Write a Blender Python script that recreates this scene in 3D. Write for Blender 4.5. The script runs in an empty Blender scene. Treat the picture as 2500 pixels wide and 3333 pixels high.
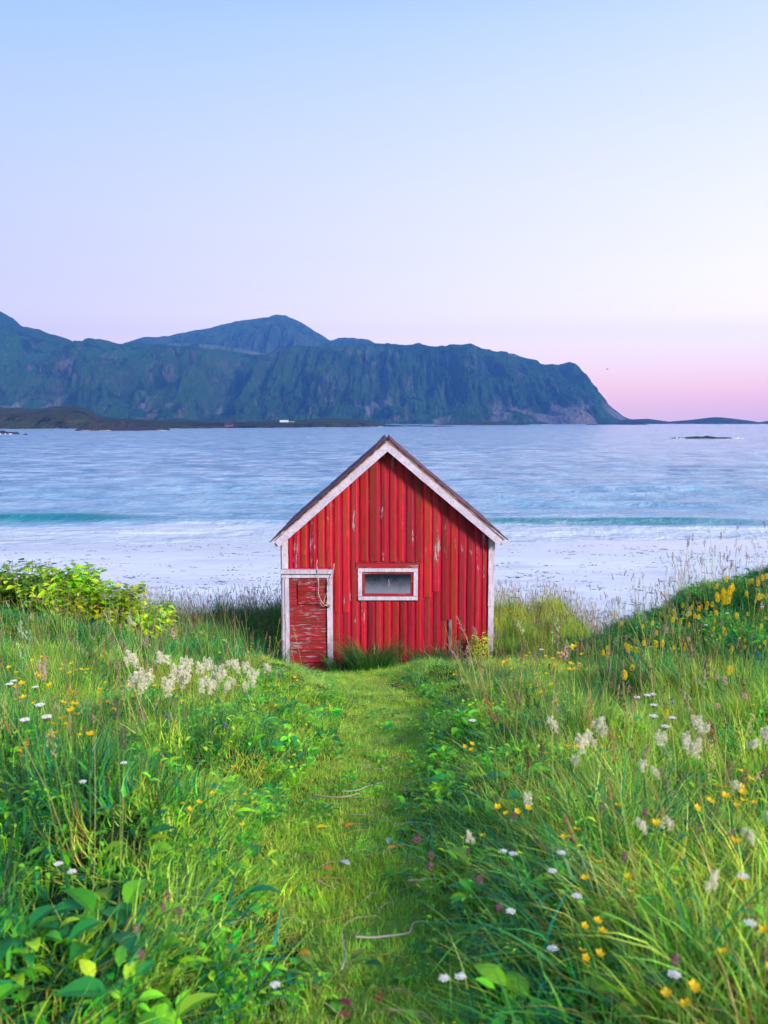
import bpy, math, random
import numpy as np
from mathutils import Vector, Matrix, Euler
R = math.radians
random.seed(7); rng = np.random.default_rng(7)
S = bpy.context.scene
COL = S.collection

# ------------------------------------------------------------------ camera
CAM_Z = 4.25
F_PX = 2777.0            # focal length in photo pixels (2500 x 3333)
PITCH = math.atan((1666.5-1372)/F_PX)
cd = bpy.data.cameras.new('camera'); cam = bpy.data.objects.new('camera', cd); COL.objects.link(cam)
cam.location = (0, 0, CAM_Z); cam.rotation_euler = (R(90)-PITCH, 0, 0)
cd.sensor_fit = 'VERTICAL'; cd.sensor_height = 36; cd.sensor_width = 27; cd.lens = F_PX/3333*36
cd.clip_start = 0.05; cd.clip_end = 40000
cd.dof.use_dof = True; cd.dof.focus_distance = 14.5; cd.dof.aperture_fstop = 4.2
S.camera = cam

def lin(r, g, b):
    f = lambda c: (c/255/12.92) if c/255 <= 0.04045 else ((c/255+0.055)/1.055)**2.4
    return (f(r), f(g), f(b), 1.0)

# ------------------------------------------------------------------ view, world, sun
S.view_settings.view_transform = 'Standard'; S.view_settings.look = 'None'
S.view_settings.gamma = 1; S.view_settings.exposure = 0.25
S.cycles.volume_bounces = 1; S.cycles.max_bounces = 6; S.cycles.transparent_max_bounces = 8

SUN_EL, SUN_AZ = 26.0, 38.0     # azimuth measured from behind the camera towards the right
world = bpy.data.worlds.new('World'); S.world = world; world.use_nodes = True
nt = world.node_tree; nt.nodes.clear()
def N(nt, t, **kw):
    n = nt.nodes.new(t)
    for k, v in kw.items(): setattr(n, k, v)
    return n
def math_n(nt, op, a, b=None, c=None, clamp=False):
    n = nt.nodes.new('ShaderNodeMath'); n.operation = op; n.use_clamp = clamp
    for i, v in enumerate((a, b, c)):
        if v is None: continue
        if hasattr(v, 'node'): nt.links.new(v, n.inputs[i])
        else: n.inputs[i].default_value = v
    return n.outputs[0]
def ramp(nt, fac, stops, interp='LINEAR'):
    n = nt.nodes.new('ShaderNodeValToRGB'); cr = n.color_ramp; cr.interpolation = interp
    while len(cr.elements) > 1: cr.elements.remove(cr.elements[-1])
    cr.elements[0].position = stops[0][0]; cr.elements[0].color = stops[0][1]
    for p, c in stops[1:]:
        e = cr.elements.new(p); e.color = c
    nt.links.new(fac, n.inputs[0]); return n.outputs[0]
def mixc(nt, fac, a, b, mode='MIX'):
    n = nt.nodes.new('ShaderNodeMix'); n.data_type = 'RGBA'; n.blend_type = mode
    for i, v in ((0, fac), (6, a), (7, b)):
        if hasattr(v, 'node'): nt.links.new(v, n.inputs[i])
        else: n.inputs[i].default_value = v
    return n.outputs[2]
tc = N(nt, 'ShaderNodeTexCoord'); sp = N(nt, 'ShaderNodeSeparateXYZ'); nt.links.new(tc.outputs['Generated'], sp.inputs[0])
el = math_n(nt, 'MULTIPLY', math_n(nt, 'MAXIMUM', sp.outputs[2], 0.0), 2.0, clamp=True)   # sin(elevation)*2
az = math_n(nt, 'MULTIPLY_ADD', sp.outputs[0], 1.15, 0.5, clamp=True)
HAZE_D, HAZE_C, HAZE_TOP, HAZE_FAR = 1.3e-4, (.11, .33, .90), 720.0, 6700.0
def through_haze(pos_, c, src=.70):
    """sky radiance above the haze that is seen as colour c after the blue air in front of it"""
    sn = max(pos_/2, 1e-4); L_ = min(HAZE_FAR, HAZE_TOP/sn); T = math.exp(-HAZE_D*L_); x = 2**-.25
    return tuple(max(.02, (c[k]*x-(1-T)*HAZE_C[k]*src)/T) for k in range(3))+(1,)
def dense(st):
    o = []
    for i in range(16):
        p = (i/15)**1.6; 
        k = max(q for q in range(len(st)) if st[q][0] <= p); k2 = min(k+1, len(st)-1)
        f = 0 if k == k2 else (p-st[k][0])/(st[k2][0]-st[k][0])
        c = tuple(st[k][1][q]*(1-f)+st[k2][1][q]*f for q in range(3)); o.append((p, through_haze(p, c)))
    return o
SKY_LEFT = dense([(0.0, lin(228,206,238)), (0.10, lin(222,210,248)), (0.25, lin(208,212,254)), (0.45, lin(202,214,255)), (0.65, lin(186,211,255)), (0.84, lin(158,199,255)), (1.0, lin(110,165,245))])
SKY_RIGHT = dense([(0.0, lin(218,192,226)), (0.035, lin(234,196,224)), (0.065, lin(253,206,224)), (0.11, lin(255,226,234)), (0.17, lin(254,242,250)), (0.30, lin(253,251,255)), (0.50, lin(242,246,255)), (0.72, lin(220,234,255)), (0.86, lin(200,225,255)), (1.0, lin(140,182,245))])
skyc = mixc(nt, az, ramp(nt, el, SKY_LEFT), ramp(nt, el, SKY_RIGHT))
# nadir side a little darker so that nothing glows from below
bg = N(nt, 'ShaderNodeBackground'); nt.links.new(skyc, bg.inputs[0]); bg.inputs[1].default_value = 1.0
wo = N(nt, 'ShaderNodeOutputWorld'); nt.links.new(bg.outputs[0], wo.inputs[0])

sd = bpy.data.lights.new('sun', 'SUN'); sun = bpy.data.objects.new('sun', sd); COL.objects.link(sun)
sd.energy = 5.0; sd.angle = R(11); sd.color = (1.0, 0.90, 0.72)
a = R(SUN_AZ); e = R(SUN_EL)
to_sun = Vector((math.sin(a)*math.cos(e), -math.cos(a)*math.cos(e), math.sin(e)))
sun.rotation_euler = to_sun.to_track_quat('Z', 'Y').to_euler()

# ------------------------------------------------------------------ pixel -> ray helpers (measurements taken on the photo)
def ray(px, py):
    u = (px-1250)/F_PX; v = (1666.5-py)/F_PX
    c, s = math.cos(PITCH), math.sin(PITCH)
    return (u, c + v*s, -s + v*c)
def on_y(px, py, y):
    d = ray(px, py); t = y/d[1]
    return (d[0]*t, y, CAM_Z + d[2]*t)
D2P = 2500/1659.0

# ------------------------------------------------------------------ noise
def _hash(ix, iy, seed):
    n = (ix.astype(np.int64)*374761393 + iy.astype(np.int64)*668265263 + seed*982451653) & 0xffffffff
    n = ((n ^ (n >> 13))*1274126177) & 0xffffffff
    n = n ^ (n >> 16)
    return (n & 0xffffff)/float(0xffffff)
def vnoise(x, y, seed=0):
    x = np.asarray(x, float); y = np.asarray(y, float)
    x, y = np.broadcast_arrays(x, y)
    ix = np.floor(x); iy = np.floor(y); fx = x-ix; fy = y-iy
    fx = fx*fx*(3-2*fx); fy = fy*fy*(3-2*fy)
    a = _hash(ix, iy, seed); b = _hash(ix+1, iy, seed); c = _hash(ix, iy+1, seed); d = _hash(ix+1, iy+1, seed)
    return (a+(b-a)*fx)*(1-fy) + (c+(d-c)*fx)*fy
def fbm(x, y, oct=4, seed=0):
    s = 0; amp = 0.5; t = 0
    for o in range(oct):
        s = s + amp*vnoise(np.asarray(x)*2**o+o*17.3, np.asarray(y)*2**o-o*9.1, seed+o); t += amp; amp *= .5
    return s/t
def sstep(a, b, x):
    t = np.clip((np.asarray(x, float)-a)/(b-a), 0, 1); return t*t*(3-2*t)

# ------------------------------------------------------------------ terrain
BY = [-14, -4, 0, 2, 4, 8, 11, 14, 15, 17, 19.5, 23, 28, 33, 52, 60, 200, 6600]
BZ = [3.15, 3.0, 2.85, 2.66, 2.26, 1.44, .80, .06, -.17, -.18, -.40, -1.3, -2.15, -2.52, -3.02, -3.3, -6, -7.5]
def path_x(y):
    return np.interp(y, [0, 2, 2.8, 3.3, 4, 4.8, 6, 8, 9.5, 11, 14], [.0, -.04, -.09, -.15, -.15, -.11, -.06, .04, -.03, -.28, -.6])
def path_hw(y):
    return np.interp(y, [0, 2, 3, 4.2, 6, 8, 10, 12, 14], [.29, .30, .35, .34, .39, .42, .42, .36, .3])
def terrain(x, y):
    x = np.asarray(x, float); y = np.asarray(y, float)
    z = np.interp(y, BY, BZ)
    near = 1-sstep(19, 25, y)
    d = np.abs(x-path_x(y))
    z = z + near*.16*sstep(path_hw(y)*.6, path_hw(y)+.9, d)*(1-sstep(12, 14.5, y))
    z = z - .13*np.exp(-((x+1.0)/1.3)**2-((y-14.7)/1.3)**2)
    # right mound
    rx = np.interp(x, [1.9, 2.3, 2.8, 3.28, 3.88, 4.36, 4.95, 6, 8, 14], [0, .10, .30, .52, .82, 1.0, 1.18, 1.52, 1.95, 2.3])
    wy = np.where(y < 11.2, np.exp(-((y-11.2)/3.4)**2), np.exp(-((y-11.2)/3.2)**2))
    z = z + rx*wy*.97
    # left bank
    lx = sstep(-2.3, -5.2, x)
    wl = np.where(y < 13.2, np.exp(-((y-13.2)/3.0)**2), np.exp(-((y-13.2)/2.2)**2))
    z = z + lx*wl*.78
    z = z - .75*sstep(3.7, 5.0, x)*sstep(13.6, 16, y)*(1-sstep(19, 23, y))
    # dune behind right of the cabin
    z = z + .32*np.exp(-((x-3.2)/1.8)**2-((y-18.6)/1.5)**2) + .22*np.exp(-((x+2.3)/.9)**2-((y-18.2)/1.6)**2)
    amp = near*.15*sstep(0.2, 1.1, d)*(1-sstep(11.5, 13.5, y)*(np.abs(x) < 3)) + .02*near
    z = z + amp*(fbm(x*1.6, y*1.6, 3, 5)-.5)*2*1.7
    z = z + (1-near)*.12*(fbm(x*.12, y*.22, 3, 9)-.5)*(1-sstep(90, 150, y))
    return z
def t1(x, y): return float(terrain(x, y))
def hit(px, py, h=0.0):
    """where a head standing h above the ground is seen at this photo pixel"""
    d = np.array(ray(px, py)); ts = np.linspace(1.2, 32, 1540)
    X = d[0]*ts; Y = d[1]*ts; Z = CAM_Z+d[2]*ts
    below = np.nonzero(Z < terrain(X, Y)+h)[0]
    i = below[0] if len(below) else len(ts)-1
    return (X[i], Y[i], t1(X[i], Y[i]))

# ------------------------------------------------------------------ mesh helpers
class MB:
    def __init__(s): s.v = []; s.f = []; s.c = []; s.m = []
    def add(s, verts, faces, col=(1, 1, 1), mi=0):
        n = len(s.v); s.v += [tuple(p) for p in verts]
        for fc in faces: s.f.append(tuple(i+n for i in fc)); s.c.append(col); s.m.append(mi)
    def box(s, x0, x1, y0, y1, z0, z1, col=(1, 1, 1), mi=0):
        v = [(x, y, z) for z in (z0, z1) for y in (y0, y1) for x in (x0, x1)]
        s.add(v, [(0, 2, 3, 1), (4, 5, 7, 6), (0, 1, 5, 4), (2, 6, 7, 3), (0, 4, 6, 2), (1, 3, 7, 5)], col, mi)
    def tube(s, pts, rad, seg=6, col=(1, 1, 1), cap=True, mi=0):
        pts = [Vector(p) for p in pts]; n = len(pts)
        if not hasattr(rad, '__len__'): rad = [rad]*n
        vs = []
        for i, p in enumerate(pts):
            t = (pts[min(i+1, n-1)]-pts[max(i-1, 0)]).normalized()
            u = t.orthogonal().normalized() if abs(t.z) < .9 else t.cross(Vector((0, 1, 0))).normalized()
            w = t.cross(u)
            for k in range(seg):
                a = 2*math.pi*k/seg; vs.append(p+(u*math.cos(a)+w*math.sin(a))*rad[i])
        fs = [(i*seg+k, i*seg+(k+1) % seg, (i+1)*seg+(k+1) % seg, (i+1)*seg+k) for i in range(n-1) for k in range(seg)]
        if cap: fs += [tuple(range(seg))[::-1], tuple((n-1)*seg+k for k in range(seg))]
        s.add(vs, fs, col, mi)
    def mesh(s, name, mats, smooth=False):
        me = bpy.data.meshes.new(name); me.from_pydata(s.v, [], s.f)
        if not isinstance(mats, (list, tuple)): mats = [mats]
        for m in mats: me.materials.append(m)
        at = me.color_attributes.new('Col', 'FLOAT_COLOR', 'CORNER')
        cnt = np.array([len(f) for f in s.f]); c = np.ones((len(s.f), 4), np.float32); c[:, :3] = np.array(s.c, np.float32)
        at.data.foreach_set('color', np.repeat(c, cnt, axis=0).ravel())
        me.polygons.foreach_set('material_index', np.array(s.m, np.int32))
        if smooth: me.polygons.foreach_set('use_smooth', np.ones(len(s.f), bool))
        me.update(); return me
    def build(s, name, mats, parent=None, smooth=False, loc=None):
        return link(name, s.mesh(name, mats, smooth), parent, loc)
def link(name, me, parent=None, loc=None):
    o = bpy.data.objects.new(name, me); COL.objects.link(o)
    if parent is not None: o.parent = parent
    if loc is not None: o.location = loc
    return o
def empty(name, loc, rz=0):
    o = bpy.data.objects.new(name, None); COL.objects.link(o); o.location = loc; o.rotation_euler = (0, 0, rz); return o
def tag(o, label=None, cat=None, group=None, kind=None):
    if label: o['label'] = label
    if cat: o['category'] = cat
    if group: o['group'] = group
    if kind: o['kind'] = kind
    return o
def grid_mesh(name, X, Y, Z, mat, smooth=True, face_mask=None):
    ny, nx = X.shape
    v = np.stack([X, Y, Z], -1).reshape(-1, 3).astype(np.float32)
    idx = np.arange(ny*nx).reshape(ny, nx)
    f = np.stack([idx[:-1, :-1], idx[:-1, 1:], idx[1:, 1:], idx[1:, :-1]], -1)
    f = f[face_mask] if face_mask is not None else f.reshape(-1, 4)
    used, inv = np.unique(f.ravel(), return_inverse=True)
    v = v[used]; f = inv.reshape(-1, 4)
    me = bpy.data.meshes.new(name)
    me.vertices.add(len(v)); me.vertices.foreach_set('co', v.ravel())
    me.loops.add(f.size); me.loops.foreach_set('vertex_index', f.ravel().astype(np.int32))
    me.polygons.add(len(f)); me.polygons.foreach_set('loop_start', (np.arange(len(f))*4).astype(np.int32))
    me.polygons.foreach_set('use_smooth', np.full(len(f), smooth))
    me.materials.append(mat); me.update(calc_edges=True); me.validate()
    return me

# ------------------------------------------------------------------ material helpers
def mat(name):
    m = bpy.data.materials.new(name); m.use_nodes = True; nt = m.node_tree; nt.nodes.clear()
    out = nt.nodes.new('ShaderNodeOutputMaterial'); return m, nt, out
def principled(nt, out, color, rough=.6, spec=.4, bump=None, bstr=.3, bdist=.01, surf=True):
    b = nt.nodes.new('ShaderNodeBsdfPrincipled')
    for k, v in (('Base Color', color), ('Roughness', rough), ('Specular IOR Level', spec)):
        if hasattr(v, 'node'): nt.links.new(v, b.inputs[k])
        else: b.inputs[k].default_value = v
    if bump is not None:
        bn = nt.nodes.new('ShaderNodeBump'); bn.inputs['Strength'].default_value = bstr; bn.inputs['Distance'].default_value = bdist
        nt.links.new(bump, bn.inputs['Height']); nt.links.new(bn.outputs[0], b.inputs['Normal'])
    if surf: nt.links.new(b.outputs[0], out.inputs['Surface'])
    return b
def noise(nt, vec, scale=5, detail=4, rough=.55, dist=0, sc=(1, 1, 1)):
    n = nt.nodes.new('ShaderNodeTexNoise'); n.inputs['Scale'].default_value = scale; n.inputs['Detail'].default_value = detail
    n.inputs['Roughness'].default_value = rough; n.inputs['Distortion'].default_value = dist
    if sc != (1, 1, 1):
        mp = nt.nodes.new('ShaderNodeMapping'); mp.inputs['Scale'].default_value = sc; nt.links.new(vec, mp.inputs[0]); vec = mp.outputs[0]
    nt.links.new(vec, n.inputs['Vector']); return n.outputs[0]
def pos(nt): return nt.nodes.new('ShaderNodeNewGeometry').outputs['Position']
def vcol(nt):
    n = nt.nodes.new('ShaderNodeVertexColor'); n.layer_name = 'Col'; return n.outputs[0]
def step(nt, v, a, b):
    n = nt.nodes.new('ShaderNodeMapRange'); n.interpolation_type = 'SMOOTHSTEP'
    n.inputs['From Min'].default_value = a; n.inputs['From Max'].default_value = b; nt.links.new(v, n.inputs['Value']); return n.outputs[0]
def sepz(nt, v, i):
    n = nt.nodes.new('ShaderNodeSeparateXYZ'); nt.links.new(v, n.inputs[0]); return n.outputs[i]

def m_leaf(name, hue_var=.04, trans=.4, patch=None, rough=.45, val=1.15, spec=.4):
    """vertex coloured foliage, each tuft a touch different, patches of drier and lusher growth"""
    m, nt, out = mat(name)
    c = vcol(nt); oi = nt.nodes.new('ShaderNodeObjectInfo')
    h = nt.nodes.new('ShaderNodeHueSaturation'); nt.links.new(c, h.inputs['Color'])
    r = oi.outputs['Random']
    nt.links.new(math_n(nt, 'MULTIPLY_ADD', r, hue_var, .5-hue_var*.5), h.inputs['Hue'])
    r2 = math_n(nt, 'FRACT', math_n(nt, 'MULTIPLY', r, 7.31))
    nt.links.new(math_n(nt, 'MULTIPLY_ADD', r2, .75*val, .60*val), h.inputs['Value'])
    col = h.outputs[0]
    if patch:
        p = noise(nt, pos(nt), .75, 3)
        col = mixc(nt, math_n(nt, 'MULTIPLY', step(nt, p, .45, .62), .75), col, mixc(nt, 1, col, patch, 'MULTIPLY'))
    b = principled(nt, out, col, rough, spec, surf=False)
    t = nt.nodes.new('ShaderNodeBsdfTranslucent'); nt.links.new(mixc(nt, 1, col, (1.25, 1.2, .5, 1), 'MULTIPLY'), t.inputs[0])
    mx = nt.nodes.new('ShaderNodeMixShader'); mx.inputs[0].default_value = trans
    nt.links.new(b.outputs[0], mx.inputs[1]); nt.links.new(t.outputs[0], mx.inputs[2]); nt.links.new(mx.outputs[0], out.inputs['Surface'])
    return m
def m_vcol(name, rough=.6, spec=.3, trans=0.0):
    m, nt, out = mat(name)
    c = vcol(nt); b = principled(nt, out, c, rough, spec, surf=(trans == 0))
    if trans:
        t = nt.nodes.new('ShaderNodeBsdfTranslucent'); nt.links.new(c, t.inputs[0])
        mx = nt.nodes.new('ShaderNodeMixShader'); mx.inputs[0].default_value = trans
        nt.links.new(b.outputs[0], mx.inputs[1]); nt.links.new(t.outputs[0], mx.inputs[2]); nt.links.new(mx.outputs[0], out.inputs['Surface'])
    return m

# ground under the grass: matted thatch, darkened to paint shadow between tufts
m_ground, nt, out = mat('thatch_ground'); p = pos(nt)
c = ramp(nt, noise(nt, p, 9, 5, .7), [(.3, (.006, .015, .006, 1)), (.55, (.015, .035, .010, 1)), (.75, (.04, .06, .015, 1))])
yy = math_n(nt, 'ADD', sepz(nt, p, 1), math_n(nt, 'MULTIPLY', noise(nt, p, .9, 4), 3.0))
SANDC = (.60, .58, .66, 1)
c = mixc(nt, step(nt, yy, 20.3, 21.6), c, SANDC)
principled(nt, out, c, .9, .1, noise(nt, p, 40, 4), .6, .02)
m_path, nt, out = mat('trodden_ground'); p = pos(nt)
c = ramp(nt, noise(nt, p, 14, 6, .7), [(.3, (.05, .12, .015, 1)), (.55, (.14, .26, .03, 1)), (.78, (.26, .28, .08, 1))])
principled(nt, out, c, .9, .1, noise(nt, p, 60, 4), .6, .01)
# sand
m_sand, nt, out = mat('pale_sand'); p = pos(nt)
n1 = noise(nt, p, .22, 5, .6, .6, (1, 2.2, 1)); n2 = noise(nt, p, 3.2, 5, .65, 0, (.6, 1.6, 1))
c = ramp(nt, n1, [(.3, (.48, .49, .59, 1)), (.5, (.60, .61, .70, 1)), (.7, (.68, .69, .76, 1))])
c = mixc(nt, math_n(nt, 'MULTIPLY', step(nt, n2, .54, .74), .30), c, (.36, .36, .50, 1))
wet = step(nt, math_n(nt, 'ADD', sepz(nt, p, 1), math_n(nt, 'MULTIPLY', n1, 8.0)), 47, 52)
c = mixc(nt, wet, c, (.58, .59, .68, 1))
rr = math_n(nt, 'MULTIPLY_ADD', wet, -.62, .85)
principled(nt, out, c, rr, .4, math_n(nt, 'ADD', noise(nt, p, 6, 4, .6, .3, (.5, 2.2, 1)), math_n(nt, 'MULTIPLY', noise(nt, p, 1.1, 3), 2.0)), .35, .05)
# sea water
m_water, nt, out = mat('sea_water'); p = pos(nt)
py_ = sepz(nt, p, 1); pz_ = sepz(nt, p, 2)
w1 = noise(nt, p, 1.1, 6, .7, .4, (.8, 1, 1)); w2 = noise(nt, p, .24, 5, .62, .2, (.8, 1, 1)); w3 = noise(nt, p, .05, 4, .6, .2, (.45, 1.2, 1))
deep = ramp(nt, w2, [(.36, (.06, .18, .38, 1)), (.60, (.30, .44, .64, 1))])
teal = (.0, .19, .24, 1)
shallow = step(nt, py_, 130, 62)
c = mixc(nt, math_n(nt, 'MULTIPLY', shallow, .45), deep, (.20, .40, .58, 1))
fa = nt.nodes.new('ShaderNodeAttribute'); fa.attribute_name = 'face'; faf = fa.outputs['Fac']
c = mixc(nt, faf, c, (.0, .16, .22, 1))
# foam and swash: thin broken white water close to the shore
fn = noise(nt, p, .75, 6, .72, .7, (.22, 1.1, 1)); fn2 = noise(nt, p, .09, 3, .5, 0, (.35, 1, 1))
band = math_n(nt, 'ADD', py_, math_n(nt, 'MULTIPLY_ADD', fn2, 10.0, -5.0))
near = step(nt, band, 61.5, 56.5)
fthr = math_n(nt, 'SUBTRACT', fn, math_n(nt, 'MULTIPLY_ADD', near, -.42, .66))
foam = math_n(nt, 'MAXIMUM', math_n(nt, 'MULTIPLY', step(nt, fthr, -.02, .10), step(nt, band, 74, 62)), math_n(nt, 'MULTIPLY', near, math_n(nt, 'MULTIPLY_ADD', fn, .9, .25)))
attr = nt.nodes.new('ShaderNodeAttribute'); attr.attribute_name = 'crest'
foam = math_n(nt, 'MULTIPLY', foam, math_n(nt, 'SUBTRACT', 1.0, faf, clamp=True))
foam = math_n(nt, 'MAXIMUM', foam, math_n(nt, 'MULTIPLY', attr.outputs['Fac'], step(nt, fn, .38, .6)))
c = mixc(nt, foam, c, (.54, .59, .70, 1))
rough = math_n(nt, 'MULTIPLY_ADD', foam, .35, .16)
bh = math_n(nt, 'ADD', math_n(nt, 'ADD', math_n(nt, 'MULTIPLY', w1, 2.0), math_n(nt, 'MULTIPLY', w2, 7.0)), math_n(nt, 'MULTIPLY', w3, 16.0))
principled(nt, out, c, rough, .7, bh, .7, .35)
WATER_BSDF = nt
# mountains
def m_mountain(name, green, rock, scree=None, rocky=.5, low=95):
    m, nt, out = mat(name); p = pos(nt)
    ge = nt.nodes.new('ShaderNodeNewGeometry'); nz = sepz(nt, ge.outputs['Normal'], 2)
    n1 = noise(nt, p, .011, 7, .68, .3, (1.2, .6, .45)); n2 = noise(nt, p, .003, 4, .6); n3 = noise(nt, p, .05, 5, .65, 0, (1.3, 1, .4))
    f = math_n(nt, 'ADD', math_n(nt, 'MULTIPLY', n1, .7), math_n(nt, 'MULTIPLY', n3, .3))
    f = math_n(nt, 'SUBTRACT', f, math_n(nt, 'MULTIPLY', nz, .10))
    g = mixc(nt, step(nt, n2, .35, .65), green, tuple(min(1, v*1.7) for v in green[:3])+(1,))
    c = mixc(nt, step(nt, f, rocky-.05, rocky+.09), g, rock)
    n4 = noise(nt, p, .016, 8, .72, .5, (1.4, .6, .35)); c = mixc(nt, math_n(nt, 'MULTIPLY', step(nt, n4, .48, .40), .9), c, (.006, .009, .008, 1))
    n5 = noise(nt, p, .0022, 4, .55, .3); c = mixc(nt, math_n(nt, 'MULTIPLY', step(nt, n5, .52, .66), .6), c, (.05, .10, .02, 1))
    if scree:
        z = sepz(nt, p, 2); s = noise(nt, p, .006, 3, .5, 0, (1, .3, .25))
        sm = math_n(nt, 'MULTIPLY', step(nt, z, low, low*.35), step(nt, s, .54, .60))
        c = mixc(nt, math_n(nt, 'MULTIPLY', sm, .8), c, scree)
    principled(nt, out, c, .95, .05, math_n(nt, 'ADD', n3, math_n(nt, 'MULTIPLY', n1, 2.0)), 1.0, 34.0)
    return m
m_mtn = m_mountain('green_cliff', (.018, .060, .010, 1), (.15, .11, .11, 1), (.26, .21, .22, 1), .50)
m_far = m_mountain('far_peak_slope', (.03, .07, .02, 1), (.10, .09, .08, 1), None, .48)
m_low = m_mountain('coastal_heath', (.042, .046, .016, 1), (.085, .045, .035, 1), None, .45)
m_plateau = m_mountain('upland_meadow', (.09, .11, .05, 1), (.14, .13, .08, 1), None, .6)

# ------------------------------------------------------------------ ground sheets
def axis(segs):
    o = [segs[0][0]]
    for a, b, st in segs: o += list(np.linspace(a, b, max(1, int(round((b-a)/st)))+1)[1:])
    return np.array(o)
gx = axis([(-6500, -1000, 2000), (-1000, -100, 150), (-100, -20, 4), (-20, -8, .6), (-8, 8, .09), (8, 20, .6), (20, 100, 4), (100, 1000, 150), (1000, 6500, 2000)])
gy = axis([(-14, 0, 1), (0, 22, .09), (22, 60, .4), (60, 200, 10), (200, 1000, 160), (1000, 6600, 2000)])
GX, GY = np.meshgrid(gx, gy); GZ = terrain(GX, GY)
cxm = (GX[:-1, :-1]+GX[1:, 1:])/2; cym = (GY[:-1, :-1]+GY[1:, 1:])/2
is_beach = cym > 22
is_path = (np.abs(cxm-path_x(cym)) < path_hw(cym)*(.85+.5*(vnoise(cxm*3, cym*3, 3)-.5))) & (cym > 0.3) & (cym < 12.2)
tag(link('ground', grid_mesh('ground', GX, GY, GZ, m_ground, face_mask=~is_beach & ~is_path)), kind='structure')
tag(link('path', grid_mesh('path', GX, GY, GZ, m_path, face_mask=is_path)), kind='structure')
tag(link('beach', grid_mesh('beach', GX, GY, GZ, m_sand, face_mask=is_beach)), kind='structure')

# ------------------------------------------------------------------ sea: world-space waves, finer rows near the shore
SEA = -3.0
ys = []
y = 46.0
while y < 6600:
    ys.append(y); y += max(.22, y*y*.00008)
ys = np.array(ys+[6600.0]); us = np.linspace(-1.15, 1.15, 900)
SY, SU = np.meshgrid(ys, us, indexing='ij'); SX = SU*(SY*.50+30)
ch = 0
for k, (wl, am, an) in enumerate([(2.1, .026, .35), (3.3, .036, -.25), (5.2, .045, .1), (1.3, .014, -.6), (8.5, .05, -.05), (.8, .008, .8)]):
    ph = (SX*math.sin(an)*.5+SY*math.cos(an))*2*math.pi/wl + 5*fbm(SX/wl/5, SY/wl/5, 2, 30+k)
    ch = ch + am*np.sin(ph)*(.3+1.4*vnoise(SX/wl/3.5, SY/wl/2.2, 50+k))
calm = sstep(54, 82, SY)
far_amp = 1.5+np.clip((SY-150)/400, 0, 2.5)
SZ = SEA + ch*(.12+.88*calm)*far_amp
crest = np.zeros_like(SZ); face = np.zeros_like(SZ)
def swell(x0, x1, yc, h, w, bend=0, foamy=0):
    """one rolling swell: gentle back, steep face towards the beach"""
    global SZ, crest, face
    yl = yc + 1.1*(fbm(SX*.05, SX*0, 3, int(yc*7))-.5)*2 + bend*SX
    a = h*sstep(x0-9, x0+3, SX)*(1-sstep(x1-14, x1, SX))
    d = SY-yl
    prof = np.where(d < 0, np.exp(-(d/(w*.42))**2), np.exp(-(d/(w*1.25))**2))
    SZ = SZ + a*prof
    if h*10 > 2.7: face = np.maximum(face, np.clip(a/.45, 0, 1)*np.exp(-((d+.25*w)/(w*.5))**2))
    crest = np.maximum(crest, foamy*(a/h)*np.exp(-((d+.5*w)/(w*.35))**2))
swell(-80, -9.5, 62.5, .48, 1.6, .0, .0)
swell(-16, 2, 61.5, .17, 1.2, 0, .2)
swell(6, 34, 60.8, .42, 1.5, .0, .1)
swell(18, 60, 57.5, .12, 1.0, .02, .6)
swell(10, 60, 73.0, .22, 2.0, .02, .1)
swell(-40, -4, 76.0, .20, 2.3, .01, .0)
swell(-70, 70, 92.0, .20, 2.6, -.01, 0)
swell(-6, 60, 106.0, .25, 3.0, .01, 0)
swell(-70, 80, 55.6, .06, .7, .01, 1.0)
swell(0, 80, 53.7, .05, .6, .01, 1.0)
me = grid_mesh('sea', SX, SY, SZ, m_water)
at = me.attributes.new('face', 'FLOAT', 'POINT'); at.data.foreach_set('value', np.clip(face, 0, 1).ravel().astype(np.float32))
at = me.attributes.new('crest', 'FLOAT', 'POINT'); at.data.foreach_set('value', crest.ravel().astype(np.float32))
tag(link('sea', me), kind='structure')

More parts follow.
